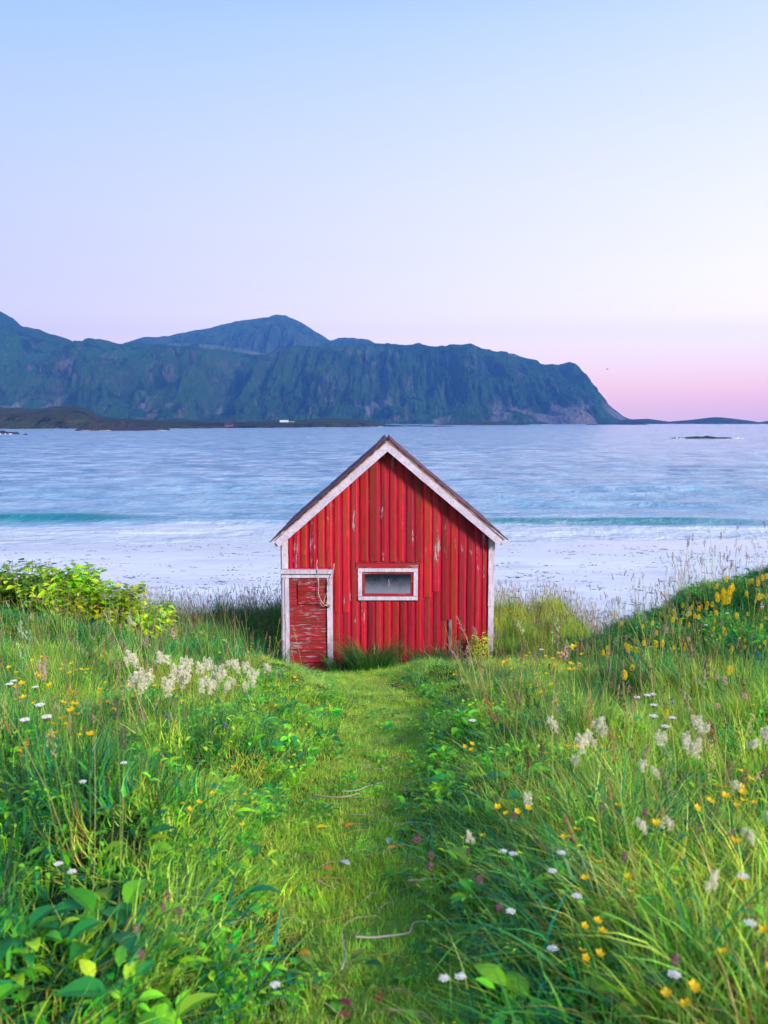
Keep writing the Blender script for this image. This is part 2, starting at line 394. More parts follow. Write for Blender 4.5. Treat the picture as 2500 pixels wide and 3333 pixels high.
# ------------------------------------------------------------------ mountains and far land
def massif(name, sil, D, base, material, prof, rib=0.0, jag=1.0, ncol=700, nrow=70, back=.35, seed=0, zmin=SEA-4):
    """sil: skyline measured on the photo (display pixels); D and base: distance of the crest and of the foot"""
    px = np.array([s[0] for s in sil], float)*D2P; py = np.array([s[1] for s in sil], float)*D2P
    p = np.linspace(px[0], px[-1], ncol)
    Dv = np.interp(p, px, np.full(len(px), D) if not hasattr(D, '__len__') else D)
    Bv = np.interp(p, px, np.full(len(px), base) if not hasattr(base, '__len__') else base)
    u = (p-1250)/F_PX; v = (1666.5-np.interp(p, px, py))/F_PX
    c, s = math.cos(PITCH), math.sin(PITCH)
    dy = c+v*s; X0 = u*Dv/dy; H = CAM_Z+(-s+v*c)*Dv/dy
    H = H + jag*(fbm(X0*.022, 0*X0, 5, seed+1)-.5)*19*np.clip((H-zmin)/150, 0, 1)
    T = np.concatenate([np.linspace(0, 1, nrow), 1+back*np.linspace(0, 1, 12)[1:]])
    Tm, Xm = np.meshgrid(T, X0, indexing='ij'); Hm = np.broadcast_to(H, Tm.shape); Dm = np.broadcast_to(Dv, Tm.shape); Bm = np.broadcast_to(Bv, Tm.shape)
    tt = np.minimum(Tm, 1); pr = np.interp(tt, [q[0] for q in prof], [q[1] for q in prof])
    Zm = zmin+(Hm-zmin)*pr
    Zm = np.where(Tm > 1, Hm-(Hm-zmin)*.35*((Tm-1)/back)**1.4, Zm)
    Ym = Bm+(Dm-Bm)*Tm
    Xm = X0[None, :]*(1+(Tm-1)*((Dm-Bm)/Dm))
    env = np.sin(np.clip(tt, 0, 1)*math.pi)**.7*(Tm <= 1)
    rel = np.clip((Hm-zmin)/250, .05, 1.3)
    r1 = 1-np.abs(2*fbm(Xm/170, Tm*1.1, 4, seed+3)-1)*1.6
    r2 = 1-np.abs(2*fbm(Xm/60, Tm*2.5, 3, seed+8)-1)
    big = fbm(Xm/650, Tm*1.5, 3, seed+14)-.5
    warp = 60*(fbm(Xm/300, Tm*3, 3, seed+20)-.5)
    r1 = 1-np.abs(2*fbm((Xm+warp)/130, Tm*.8, 3, seed+3)-1)*2.2; r3 = 1-np.abs(2*fbm((Xm+warp*.6)/26, Tm*4.2, 4, seed+28)-1)*2
    loc_ = .35+1.1*vnoise(Xm/420, Tm*1.2, seed+44)
    Ym = Ym - rib*env*rel*(loc_*(r1*190+r2*80)+r3*46+big*480)
    Zm = Zm + rib*env*rel*(fbm(Xm/34, Tm*16, 5, seed+5)-.5)*58
    return tag(link(name, grid_mesh(name, Xm, Ym, Zm, material)), kind='structure')
CL = [(0, 0), (.15, .05), (.38, .20), (.55, .45), (.75, .78), (.9, .95), (1, 1)]
SL = [(0, 0), (.2, .12), (.5, .42), (.8, .82), (1, 1)]
FL = [(0, 0), (.08, .5), (.3, .72), (.6, .86), (1, 1)]
massif('far_mountain', [(225, 760), (262, 744), (300, 731), (350, 727), (400, 719), (430, 712), (480, 701), (540, 690), (578, 685), (600, 680), (616, 681), (624, 686), (640, 691), (665, 704), (690, 722), (715, 735), (730, 731), (780, 730), (795, 733), (830, 752)],
       5000, 4000, m_far, SL, .8, .8, ncol=900, nrow=100, seed=40)
massif('mountain', [(-260, 640), (-120, 690), (-50, 650), (0, 674), (12, 678), (28, 686), (45, 702), (62, 711), (75, 713), (82, 709), (100, 716), (140, 730), (172, 744), (182, 737), (205, 734), (235, 738), (255, 744), (290, 750), (340, 748), (420, 752), (520, 762), (580, 769), (620, 756), (680, 751), (730, 747), (800, 741), (850, 745), (905, 745), (930, 749), (960, 750), (1008, 747), (1040, 754), (1060, 757), (1085, 763), (1110, 773), (1140, 781), (1165, 788), (1190, 786), (1212, 784), (1228, 785), (1245, 797), (1260, 816), (1275, 835), (1292, 853), (1320, 880), (1345, 899), (1365, 907), (1390, 911), (1420, 917)],
       3600, 2350, m_mtn, CL, .8, .9, ncol=1500, nrow=150, seed=11)
massif('upland', [(300, 751), (330, 746), (370, 742), (400, 741), (440, 744), (480, 747), (520, 753), (555, 760), (590, 767)],
       3950, 3660, m_plateau, SL, .05, .2, ncol=200, nrow=30, seed=61, zmin=100)
massif('hilltop', [(1080, 770), (1092, 763), (1110, 764), (1125, 770), (1137, 779), (1150, 790)],
       3800, 3650, m_plateau, SL, .05, .2, ncol=80, nrow=16, seed=67, zmin=80)
massif('headland', [(1300, 912), (1350, 906), (1400, 905), (1425, 908), (1445, 911), (1475, 908), (1500, 906), (1540, 901), (1560, 902), (1590, 905), (1615, 908), (1640, 912), (1660, 909), (1700, 910), (1800, 914)],
       3000, 2500, m_low, FL, .12, .9, ncol=400, nrow=24, seed=23)
massif('coastal_land', [(-160, 880), (-60, 874), (0, 877), (40, 879), (80, 881), (120, 878), (150, 877), (175, 880), (192, 886), (215, 901), (260, 905), (330, 906), (400, 907), (480, 910), (560, 909), (640, 907), (690, 904), (720, 903), (760, 905), (800, 909), (830, 917), (900, 920), (985, 923.5)],
       [1500]*10+[1450]*6+[1400]*4+[1400, 1400, 1400], [860]*12+[900, 930, 960, 1000, 1050, 1080, 1120, 1200, 1280, 1330, 1380], m_low, FL, .5, 2.0, ncol=900, nrow=70, seed=31)
massif('spit', [(900, 919), (960, 915), (1010, 911), (1060, 911), (1110, 914), (1160, 918)],
       2100, 1750, m_low, FL, .1, .6, ncol=160, nrow=20, seed=37)

# ------------------------------------------------------------------ sea rocks
m_rock, nt, out = mat('dark_sea_rock'); p = pos(nt)
c = ramp(nt, noise(nt, p, .9, 6, .7), [(.3, (.010, .010, .012, 1)), (.6, (.03, .024, .028, 1)), (.8, (.08, .06, .06, 1))])
principled(nt, out, c, .85, .3, noise(nt, p, 2, 5), .7, .2)
def rock(name, label, px0, px1, row, h, dist, seed, top=None, cat='rock'):
    xa = on_y(px0*D2P, row*D2P, dist)[0]; xb = on_y(px1*D2P, row*D2P, dist)[0]
    L = xb-xa; nx, ny = 90, 26; dep = max(3, L*.16)
    U, V = np.meshgrid(np.linspace(0, 1, nx), np.linspace(0, 1, ny))
    env = (np.sin(np.pi*U)**.3)*(np.sin(np.pi*V)**.6)
    n = fbm(U*L/4, V*dep/3, 4, seed); n2 = fbm(U*L/12, V*.7, 2, seed+2)
    prof = np.interp(U, *top) if top else 1
    Z = -.5+h*2.2*env*prof*(.35+.9*np.abs(n-.2))*(.5+n2)
    me = grid_mesh(name, (U-.5)*L+.6*(n-.5), (V-.5)*dep*(1+.3*(n2-.5)), Z, m_rock, smooth=False)
    o = link(name, me, loc=((xa+xb)/2, dist, SEA)); return tag(o, label, cat)
rock('rock_islet', 'long low dark rocky islet in the sea below the left mountain', 165, 368, 932, 4.4, 700, 3, ([0, .15, .42, .5, .62, .75, 1], [.8, 1.0, 1, 1.1, .8, .6, .6]), 'islet')
rock('rock', 'small flat dark rock with foam at the far left edge of the sea', -12, 42, 940, 1.7, 500, 5)
rock('rock', 'tiny dark rock just right of the flat rock at left of the sea', 52, 60, 942, .7, 480, 6)
rock('reef', 'thin dark reef breaking the sea surface at right below the headland', 1448, 1592, 950, .9, 370, 8, None, 'reef')
rock('reef', 'dark low skerry at the foot of the mountain where the sea narrows', 820, 985, 922.5, 1.2, 1240, 9, None, 'reef')
rock('reef', 'faint thin line of skerries in front of the right headland', 1265, 1400, 917, 2.5, 1900, 12, None, 'reef')
m_foam, nt, out = mat('sea_foam'); principled(nt, out, (.75, .76, .80, 1), .7, .2, noise(nt, pos(nt), 3, 4), .5, .1)
fm = MB()
for (fx, row, dd, L) in [(190, 934, 690, 8), (352, 934, 690, 7), (232, 934.6, 680, 5), (20, 943, 488, 5), (1470, 951, 366, 3), (1585, 950.5, 366, 4), (1155, 918.5, 1700, 20), (1178, 918, 1750, 14), (820, 923.6, 1200, 8), (1650, 918, 2300, 20), (1530, 917.5, 2300, 24)]:
    cx_, _, _ = on_y(fx*D2P, row*D2P, dd)
    for q in range(9):
        x = cx_+random.gauss(0, L*.45); yv = dd+random.gauss(0, 1.2); s = random.uniform(.05, .2)*(dd/600)**.5
        fm.add([(x-s*2, yv-s, SEA+.02), (x+s*2, yv-s, SEA+.02), (x+s*1.4, yv, SEA+.3+s), (x-s*1.4, yv, SEA+.3+s), (x, yv+s, SEA+.02)], [(0, 1, 2, 3), (3, 2, 4), (0, 3, 4), (1, 4, 2)])
tag(fm.build('surf_foam', m_foam), 'white surf breaking round the dark rocks out at sea', 'foam', kind='stuff')

# ------------------------------------------------------------------ far houses
m_paint = m_vcol('house_paint', .7)
def house(name, label, px, row, D, w, d, hw, hr, wall, roofc, wins, rz=0):
    x, y_, _ = on_y(px*D2P, row*D2P, D)
    r = empty(name, (x, D, on_y(px*D2P, row*D2P, D)[2]), rz); tag(r, label, 'house')
    b = MB(); b.box(-w/2, w/2, -d/2, d/2, -4, hw, wall)
    b.add([(-w/2, -d/2, hw), (-w/2, d/2, hw), (-w/2, 0, hw+hr), (w/2, -d/2, hw), (w/2, d/2, hw), (w/2, 0, hw+hr)], [(0, 2, 1), (3, 4, 5)], wall)
    b.build('wall', m_paint, r)
    b = MB(); o_ = .4
    for s in (-1, 1):
        b.add([(-w/2-o_, s*(d/2+o_), hw-.25), (w/2+o_, s*(d/2+o_), hw-.25), (w/2+o_, 0, hw+hr+.05), (-w/2-o_, 0, hw+hr+.05),
               (-w/2-o_, s*(d/2+o_), hw+.0), (w/2+o_, s*(d/2+o_), hw+.0), (w/2+o_, 0, hw+hr+.3), (-w/2-o_, 0, hw+hr+.3)],
              [(0, 1, 2, 3), (4, 7, 6, 5), (0, 4, 5, 1), (0, 3, 7, 4), (1, 5, 6, 2)], roofc)
    b.build('roof', m_paint, r)
    for (wx, wz) in wins:
        b = MB(); b.box(wx-.55, wx+.55, -d/2-.08, -d/2+.02, wz, wz+1.2, (.75, .75, .8)); b.box(wx-.4, wx+.4, -d/2-.11, -d/2-.07, wz+.15, wz+1.05, (.03, .03, .05)); b.build('window', m_paint, r)
    return r
house('house', 'small red boathouse with dark roof at the far water edge under the mountain', 494.5, 925, 985, 9.0, 7, 3.6, 3.0, (.50, .03, .03), (.03, .025, .04), [(-2.6, 1.6), (0, 1.6), (2.6, 1.6)])
house('house', 'larger white farmhouse on the far coastal strip, left one of two', 614, 918, 1180, 11, 7, 4.2, 2.2, (.78, .78, .80), (.55, .55, .6), [(-3, 1.2), (0, 1.2), (3, 1.2)])
house('house', 'smaller white farmhouse on the far coastal strip, right one of two', 630, 918.5, 1190, 8, 6, 3.2, 2.0, (.70, .70, .72), (.25, .22, .25), [(-2, 1.0), (2, 1.0)])

# ------------------------------------------------------------------ the red cabin
CY = 15.0
def Z1(zx, zy, y=CY):        # measured on an enlarged view of the cabin
    x, _, z = on_y(850+zx/1.952, 1380+zy/1.952, y); return x, z
def paint_mat(name, base, alt, bare, amt=.55, sc=(9, 9, .9), dirt=.3, altamt=.5, fine=38, rough=.55):
    m, nt, out = mat(name)
    tcn = nt.nodes.new('ShaderNodeTexCoord'); o = tcn.outputs['Object']
    vc = vcol(nt)
    a_ = noise(nt, o, 1.0, 5, .65, .2, tuple(v*.6 for v in sc))
    c = mixc(nt, step(nt, a_, altamt-.08, altamt+.08), base, alt)
    c = mixc(nt, 1, c, vc, 'MULTIPLY')
    sk = noise(nt, o, 1.0, 6, .7, .1, tuple(v*2.6 for v in sc)); c = mixc(nt, math_n(nt, 'MULTIPLY', step(nt, sk, .42, .66), .55), c, mixc(nt, 1, c, (.45, .40, .45, 1), 'MULTIPLY'))
    pe = noise(nt, o, 1.0, 8, .74, .35, sc); big = noise(nt, o, 1.3, 3)
    pv = math_n(nt, 'ADD', math_n(nt, 'MULTIPLY', pe, .72), math_n(nt, 'MULTIPLY', big, .28))
    pm = step(nt, pv, amt, amt+.035)
    bc = mixc(nt, noise(nt, o, 1, 5, .7, 0, tuple(v*4 for v in sc)), tuple(v*.45 for v in bare[:3])+(1,), bare)
    gr = noise(nt, o, fine, 4, .7)
    c = mixc(nt, math_n(nt, 'MULTIPLY', step(nt, gr, .5, .75), dirt), c, mixc(nt, 1, c, (.35, .3, .35, 1), 'MULTIPLY'))
    c = mixc(nt, pm, c, bc)
    h = math_n(nt, 'ADD', math_n(nt, 'MULTIPLY', pm, -1.0), math_n(nt, 'MULTIPLY', noise(nt, o, 1, 5, .7, 0, tuple(v*5 for v in sc)), .8))
    principled(nt, out, c, rough, .3, h, .5, .004); return m
BARE = (.42, .36, .44, 1)
m_red = paint_mat('worn_red_paint', (.235, .026, .012, 1), (.38, .003, .024, 1), BARE, .58, (13, 13, 1.6), altamt=.53)
m_red_gap = paint_mat('crimson_paint', (.48, .003, .036, 1), (.30, .010, .016, 1), BARE, .59, (13, 13, 1.6), altamt=.6)
m_door = paint_mat('flaking_door_paint', (.34, .003, .024, 1), (.22, .02, .012, 1), (.40, .30, .39, 1), .53, sc=(4.0, 9, 34), dirt=.4)
m_white = paint_mat('weathered_white_paint', (.56, .52, .68, 1), (.46, .42, .58, 1), (.20, .14, .15, 1), .65, sc=(14, 14, 3), dirt=.18)
m_rake = paint_mat('lavender_white_paint', (.44, .40, .58, 1), (.52, .48, .66, 1), (.22, .16, .17, 1), .65, sc=(10, 10, 10), dirt=.15)
m_lintel = paint_mat('worn_lintel_paint', (.34, .006, .022, 1), (.24, .02, .02, 1), (.38, .30, .42, 1), .56, sc=(2.5, 9, 20))
m_rust = paint_mat('weathered_drip_edge', (.34, .24, .12, 1), (.22, .09, .05, 1), (.55, .50, .50, 1), .56, sc=(12, 12, 12), dirt=.5)
m_slate = paint_mat('purple_roofing', (.085, .032, .075, 1), (.14, .06, .10, 1), (.20, .12, .12, 1), .69, sc=(9, 4, 9), dirt=.5, rough=.7)
m_dark = paint_mat('dark_bare_wood', (.10, .08, .10, 1), (.20, .15, .18, 1), (.36, .30, .36, 1), .55, sc=(9, 9, 3))

cabin = empty('cabin', (Z1(805, 1450)[0], CY, 0.0)); OX = cabin.location.x
tag(cabin, 'weathered red wooden cabin with white trim and steep gable above the beach', 'cabin')
def L(x): return x-OX
DEPTH = 4.1
xl = L(Z1(134, 1200)[0]); xr = L(Z1(1478, 1200)[0])
RAKE_Y = -.27      # overhang towards the viewer
ax, az_ = Z1(803, 112, CY+RAKE_Y); ax = L(ax)                 # top of the rake boards
lx_, lz_ = Z1(84, 748, CY+RAKE_Y); rx_, rz_ = Z1(1541, 738, CY+RAKE_Y); lx_ = L(lx_); rx_ = L(rx_)
tl = math.atan2(az_-lz_, ax-lx_); tr = math.atan2(az_-rz_, rx_-ax)   # roof pitches
def roof_z(x):               # underside of roof = top of rake board minus a little
    return az_-.03-(ax-x)*math.tan(tl) if x < ax else az_-.03-(x-ax)*math.tan(tr)
BASE = -.42
wl_ = MB()
def shade(): 
    v = random.uniform(.50, 1.30); return (v, v*random.uniform(.7, 1.6), v*random.uniform(.6, 1.4))
# structural shell behind the boards
def gable(yv, mi, flip=False):
    pts = [(xl, BASE), (xr, BASE), (xr, roof_z(xr)), (ax, roof_z(ax)), (xl, roof_z(xl))]
    v = [(x, yv, z) for x, z in pts]; f = tuple(range(5)); wl_.add(v, [f if not flip else f[::-1]], (.8, .8, .8), mi)
gable(.0, 1); gable(DEPTH, 1, True)
for xs in (xl, xr):
    v = [(xs, 0, BASE), (xs, DEPTH, BASE), (xs, DEPTH, roof_z(xs)), (xs, 0, roof_z(xs))]; wl_.add(v, [(0, 1, 2, 3) if xs == xr else (3, 2, 1, 0)], (.8, .8, .8), 1)
def board(x0, x1, z0, z1, pr=.024, follow=True, y0=.0, col=None, mi=0, lean=None, ragged=False):
    """one upright plank, chamfered, slightly wavy, its top cut to the roof pitch"""
    n = 9; col = col or shade(); vs = []; c = .010; w_ = min(.022, (x1-x0)*.22)
    jx = [random.gauss(0, .0016) for _ in range(n)]; jy = [random.gauss(0, .0018) for _ in range(n)]
    lean = random.gauss(0, .003) if lean is None else lean
    for i in range(n):
        t = i/(n-1)
        for k, (xx, yy) in enumerate(((x0, y0), (x0, y0-pr+c), (x0+w_, y0-pr), (x1-w_, y0-pr), (x1, y0-pr+c), (x1, y0))):
            zt = (min(z1, roof_z(xx)-.02) if follow else z1); zb = z0+(random.uniform(-.05, .05) if ragged and i == 0 else 0)
            vs.append((xx+jx[i]+lean*(t-.5), yy+(jy[i] if 0 < k < 5 else 0), zb+(zt-zb)*t))
    fs = [(i*6+k, i*6+k+1, (i+1)*6+k+1, (i+1)*6+k) for i in range(n-1) for k in range(5)] + [(5, 4, 3, 2, 1, 0), tuple((n-1)*6+k for k in range(6))]
    wl_.add(vs, fs, col, mi)
    if mi == 0:
        m0 = len(wl_.m)-len(fs)
        for q in range((n-1)*5):
            if q % 5 != 2: wl_.m[m0+q] = 1
PXM = (Z1(1100, 1200)[0]-Z1(1000, 1200)[0])/100
def X(zx): return L(Z1(zx, 1100)[0])
def Zz(zy): return Z1(800, zy)[1]
seams_top = [178, 205, 252, 305, 357, 411, 463, 515, 570, 625, 684, 757, 812, 866, 918, 972, 1028, 1085, 1141, 1197, 1250, 1303, 1355, 1400, 1440]
for i in range(len(seams_top)-1):
    a_, b_ = seams_top[i], seams_top[i+1]
    if b_ <= 463: zb = Zz(912)
    elif 595 <= a_ and b_ <= 1030 and a_ < 1000: zb = Zz(872)+random.uniform(-.01, .01)
    else: zb = BASE+.05
    gap = random.choice([8, 10, 13, 16])
    if i in (11,): gap = 22
    if 463 <= a_ < 570:
        zt = Zz(1190+random.uniform(-12, 12)); board(X(a_+4), X(b_-gap+2), zt, 9, .026, col=shade()); board(X(a_+5), X(b_-gap), BASE, zt+.0, .012)
    elif a_ in (1028, 1085):
        zt = Zz(1100 if a_ == 1028 else 1062); board(X(a_+4), X(b_-gap+2), zt, 9, .026); board(X(a_+7), X(b_-gap-3), BASE, zt-.004, .012, ragged=False)
    elif a_ == 1141:
        zt = Zz(1245); board(X(a_+4), X(b_-gap+2), zt, 9, .026); board(X(a_+4), X(b_-18), BASE, zt-.004, .014, mi=0)
    else:
        board(X(a_+4), X(b_-gap+2), zb, 9, random.uniform(.022, .03))
for j, (a_, b_) in enumerate([(576, 628), (628, 674), (674, 723), (723, 775), (775, 826), (826, 878), (878, 928), (928, 978), (978, 1028)]):
    board(X(a_+4), X(b_-random.choice([6, 9, 12])), BASE, Zz(1117)+(.11 if a_ < 600 or a_ > 970 else 0)*0, random.uniform(.02, .028), follow=False)
# half-length planks either side of the window
board(X(576), X(603), Zz(1117), Zz(885), .020, False); board(X(1004), X(1026), Zz(1117), Zz(885), .020, False)
# a torn grey repair board low on the right
board(X(1190), X(1213), BASE, Zz(1240), .034, False, col=(.9, .9, .9), mi=2)
for i in range(len(seams_top)-1):      # nail heads
    xm = (X(seams_top[i])+X(seams_top[i+1]))/2-.004
    for zh in (Zz(1290), Zz(980), Zz(620), Zz(400)):
        zq = zh+random.uniform(-.03, .03)
        if zq > roof_z(xm)-.12 or (seams_top[i] < 463 and zq < Zz(900)) or (600 <= seams_top[i] < 1000 and Zz(1117) < zq < Zz(860)): continue
        wl_.box(xm-.004, xm+.004, -.034, -.02, zq-.004, zq+.004, (.3, .3, .3), 2)
wl_.build('wall', [m_red, m_red_gap, m_dark], cabin)

# roof: courses of roofing on both slopes
rf = MB()
TH = .05
OV0, OV1 = RAKE_Y-.01, DEPTH+.27
for side in (-1, 1):
    pitch = tl if side < 0 else tr; ex = lx_ if side < 0 else rx_; ez = lz_ if side < 0 else rz_
    d = Vector((math.cos(pitch)*side, 0, -math.sin(pitch))); n = Vector((math.sin(pitch)*side, 0, math.cos(pitch)))
    Ls = abs(ex-ax)/math.cos(pitch)+.03; nc = 15; A = Vector((ax, 0, az_))
    for k in range(nc):
        s0 = Ls*k/nc; s1 = Ls*(k+1)/nc+.04
        for t in range(9):
            y0 = OV0+(OV1-OV0)*t/9+random.uniform(-.012, .012)*(1 if t else 2.0); y1 = OV0+(OV1-OV0)*(t+1)/9+.002
            j = random.uniform(-.004, .006); v_ = random.uniform(.65, 1.25)
            lo0 = .024; th = .016
            pts = []
            for (s_, hgt) in ((s0, lo0+.004+j), (s1, lo0+.016+j)):
                for y_ in (y0, y1):
                    for e_ in (0, th): pts.append(A+d*s_+n*(hgt+e_)+Vector((0, y_, 0)))
            rf.add(pts, [(0, 1, 3, 2), (4, 6, 7, 5), (0, 4, 5, 1), (2, 3, 7, 6), (1, 5, 7, 3), (0, 2, 6, 4)], (v_, v_*.95, v_))
ro = rf.build('roof', m_slate, cabin)
b = MB()      # ridge cap
for side, pitch in ((-1, tl), (1, tr)):
    d = Vector((math.cos(pitch)*side, 0, -math.sin(pitch))); n = Vector((math.sin(pitch)*side, 0, math.cos(pitch))); A = Vector((ax, 0, az_))
    pts = [A+d*s_+n*h_+Vector((0, y_, 0)) for s_ in (-.005, .13) for h_ in (.058, .070) for y_ in (OV0-.02, OV1)]
    b.add(pts, [(0, 1, 3, 2), (4, 6, 7, 5), (0, 2, 6, 4), (1, 5, 7, 3), (2, 3, 7, 6), (0, 4, 5, 1)])
b.build('ridge_cap', m_slate, ro)
# roof deck + drip edge
b = MB(); e2 = MB()
for side, pitch, ex in ((-1, tl, lx_), (1, tr, rx_)):
    d = Vector((math.cos(pitch)*side, 0, -math.sin(pitch))); n = Vector((math.sin(pitch)*side, 0, math.cos(pitch))); A = Vector((ax, 0, az_)); Ls = abs(ex-ax)/math.cos(pitch)
    pts = [A+d*s_+n*h_+Vector((0, y_, 0)) for s_ in (.0, Ls) for h_ in (-.02, .002) for y_ in (RAKE_Y+.03, DEPTH+.25)]
    b.add(pts, [(0, 1, 3, 2), (4, 6, 7, 5), (0, 2, 6, 4), (1, 5, 7, 3), (2, 3, 7, 6), (0, 4, 5, 1)])
    m_ = 44
    for k in range(m_):
        s0 = Ls*k/m_; s1 = Ls*(k+1)/m_; hh = .022+random.uniform(-.004, .004); yo = RAKE_Y-.012+random.uniform(-.004, .004); v_ = random.uniform(.6, 1.3)
        pts = [A+d*s_+n*h_+Vector((0, y_, 0)) for s_ in (s0, s1) for h_ in (.003, hh) for y_ in (yo, RAKE_Y+.05)]
        e2.add(pts, [(0, 1, 3, 2), (4, 6, 7, 5), (0, 2, 6, 4), (1, 5, 7, 3), (2, 3, 7, 6), (0, 4, 5, 1)], (v_, v_, v_))
b.build('deck', m_dark, ro); e2.build('drip_edge', m_rust, ro)
# rake boards
RW = .127
for side, pitch, ex, ez in ((-1, tl, lx_, lz_), (1, tr, rx_, rz_)):
    b = MB(); d = Vector((math.cos(pitch)*side, 0, -math.sin(pitch))); n = Vector((math.sin(pitch)*side, 0, math.cos(pitch))); A = Vector((ax+side*.001, RAKE_Y, az_)); Ls = abs(ex-ax)/math.cos(pitch)
    cut = RW*math.tan(pitch)*1.0
    nn = 14; vs = []
    for i in range(nn+1):
        t = i/nn; s_t = Ls*t; s_b = cut+(Ls-cut+.0)*t
        w = random.gauss(0, .0012)
        # the lower corner of each mitre stands plumb under the apex
        p_t = A+d*s_t+n*(-.001+w); p_b = A+d*s_b*1.0-n*RW+n*w
        for q in (p_t, p_b):
            vs.append(q); vs.append(q+Vector((0, .028, 0)))
    fs = []
    for i in range(nn):
        o_ = i*4; q_ = o_+4
        fs += [(o_, o_+2, q_+2, q_), (o_+1, q_+1, q_+3, o_+3), (o_, q_, q_+1, o_+1), (o_+2, o_+3, q_+3, q_+2)]
    fs += [(0, 1, 3, 2), (nn*4, nn*4+2, nn*4+3, nn*4+1)]
    b.add(vs, fs); b.build('rake_board', m_rake, cabin)
for side, xs in ((-1, xl), (1, xr)):      # soffit strips closing the overhang along the eaves
    b = MB(); pitch = tl if side < 0 else tr; ex = lx_ if side < 0 else rx_; ez = lz_ if side < 0 else rz_
    b.box(min(ex, ex-side*.03), max(ex, ex-side*.03), RAKE_Y+.04, DEPTH+.2, ez-.10, ez-.02); b.build('eave_board', m_rake, cabin)
# corner boards
def wbox(name, x0, x1, y0, y1, z0, z1, m=None, col=(1, 1, 1)):
    b = MB(); n = 7; vs = []
    for i in range(n):
        t = i/(n-1); jx = random.gauss(0, .0018); jy = random.gauss(0, .0018)
        for xx, yy in ((x0, y1), (x0, y0), (x1, y0), (x1, y1)): vs.append((xx+jx, yy+jy, z0+(z1-z0)*t))
    fs = [(i*4+k, i*4+(k+1) % 4, (i+1)*4+(k+1) % 4, (i+1)*4+k) for i in range(n-1) for k in range(4)]+[(3, 2, 1, 0), tuple((n-1)*4+k for k in range(4))]
    b.add(vs, fs, col); return b.build(name, m or m_white, cabin)
wbox('corner_board', X(1441), X(1480), -.045, .0, Zz(1154), roof_z(X(1470))-.02)
wbox('corner_board', X(1443), X(1477), -.040, .0, Zz(1570), Zz(1156), col=(.95, .95, 1.0))
wbox('corner_board', X(137), X(175), -.045, .0, Zz(917), roof_z(X(145))-.03)
wbox('corner_board', X(128), X(136), -.035, .06, Zz(1570), roof_z(X(132))-.05, m_dark)
# door
wbox('door_header', X(128), X(459), -.105, .0, Zz(945), Zz(921), col=(.95, .93, .95))
wbox('door_frame', X(133), X(456), -.055, .0, Zz(974), Zz(947))
wbox('door_frame', X(137), X(152), -.04, .0, Zz(1570), Zz(976), col=(.9, .9, .95))
wbox('door_frame', X(154), X(179), -.055, .0, Zz(1570), Zz(976))
wbox('door_frame', X(421), X(455), -.058, .0, Zz(1575), Zz(976))
b = MB(); z = Zz(1512); zt = Zz(977); k = 0
while z < zt-.01:
    hp = random.uniform(.048, .105); z1_ = min(zt, z+hp); v_ = random.uniform(.75, 1.15); pr = random.uniform(.014, .026)
    x0, x1 = X(181), X(419); vs = []
    for xx in np.linspace(x0, x1, 7):
        j = random.gauss(0, .0014)
        for yy, zz in ((-.005, z), (-pr, z+.004+j), (-pr+.008, z1_-.004+j), (-.005, z1_)): vs.append((xx, yy, zz))
    fs = [(i*4+q, i*4+4+q, i*4+5+q, i*4+1+q) for i in range(6) for q in range(3)]
    b.add(vs, fs, (v_, v_, v_*random.uniform(.9, 1.3))); z = z1_
door = b.build('door', m_door, cabin)
b = MB(); zz0 = Zz(1143); n_ = 5
for k in range(n_):
    h = (Zz(1003)-zz0)/n_; v_ = random.uniform(.75, 1.1); b.box(X(236), X(366), -.048-random.uniform(0, .006), -.012, zz0+h*k+.004, zz0+h*(k+1), (v_, v_, v_))
b.build('door_panel', m_door, door)
b = MB(); b.box(X(425), X(437), -.085, -.058, Zz(1160), Zz(1140)); b.box(X(410), X(443), -.088, -.078, Zz(1150), Zz(1144)); b.build('latch', m_dark, door)
wbox('door_gap_wood', X(250), X(416), -.02, .0, Zz(1556), Zz(1516), m_door, (.6, .6, .6))  # wood strip darkened in colour for the shaded gap beneath the door
# window
wbox('lintel', X(603), X(998), -.045, .0, Zz(912), Zz(878), m_lintel)
win = empty('window', (0, 0, 0)); win.parent = cabin
def fr(name, rects, y0, y1, m, parent):
    b = MB()
    for (a0, a1, b0, b1, yo) in rects: b.box(X(a0), X(a1), y0-yo, y1, Zz(b1), Zz(b0))
    return b.build(name, m, parent)
fr('window_frame', [(616, 994, 914, 936, .006), (616, 642, 938, 1091, 0), (968, 994, 938, 1091, 0), (618, 994, 1093, 1115, .012)], -.055, .0, m_white, win)
fr('window_sash', [(644, 966, 938, 951, 0), (644, 660, 952, 1074, 0), (951, 966, 952, 1074, 0), (644, 966, 1075, 1091, .003)], -.032, .0, m_lintel, win)
m_glass, nt, out = mat('dirty_window_pane'); tcn = nt.nodes.new('ShaderNodeTexCoord'); o = tcn.outputs['Object']
zc = sepz(nt, o, 2); n1 = noise(nt, o, 7, 6, .7, .3); n2 = noise(nt, o, 60, 3, .6)
gm = step(nt, math_n(nt, 'ADD', zc, math_n(nt, 'MULTIPLY', n1, -.22)), Zz(1000), Zz(1110)-.05)   # paler blue-grey towards the bottom of the pane
c = mixc(nt, math_n(nt, 'MULTIPLY', gm, .7), (.006, .012, .028, 1), (.24, .26, .38, 1))
c = mixc(nt, math_n(nt, 'MULTIPLY', step(nt, n2, .68, .74), .5), c, (.35, .36, .42, 1))
principled(nt, out, c, .25, .35, n1, .2, .01)
b = MB(); b.box(X(657), X(954), -.022, -.012, Zz(1078), Zz(948)); b.build('pane', m_glass, win)
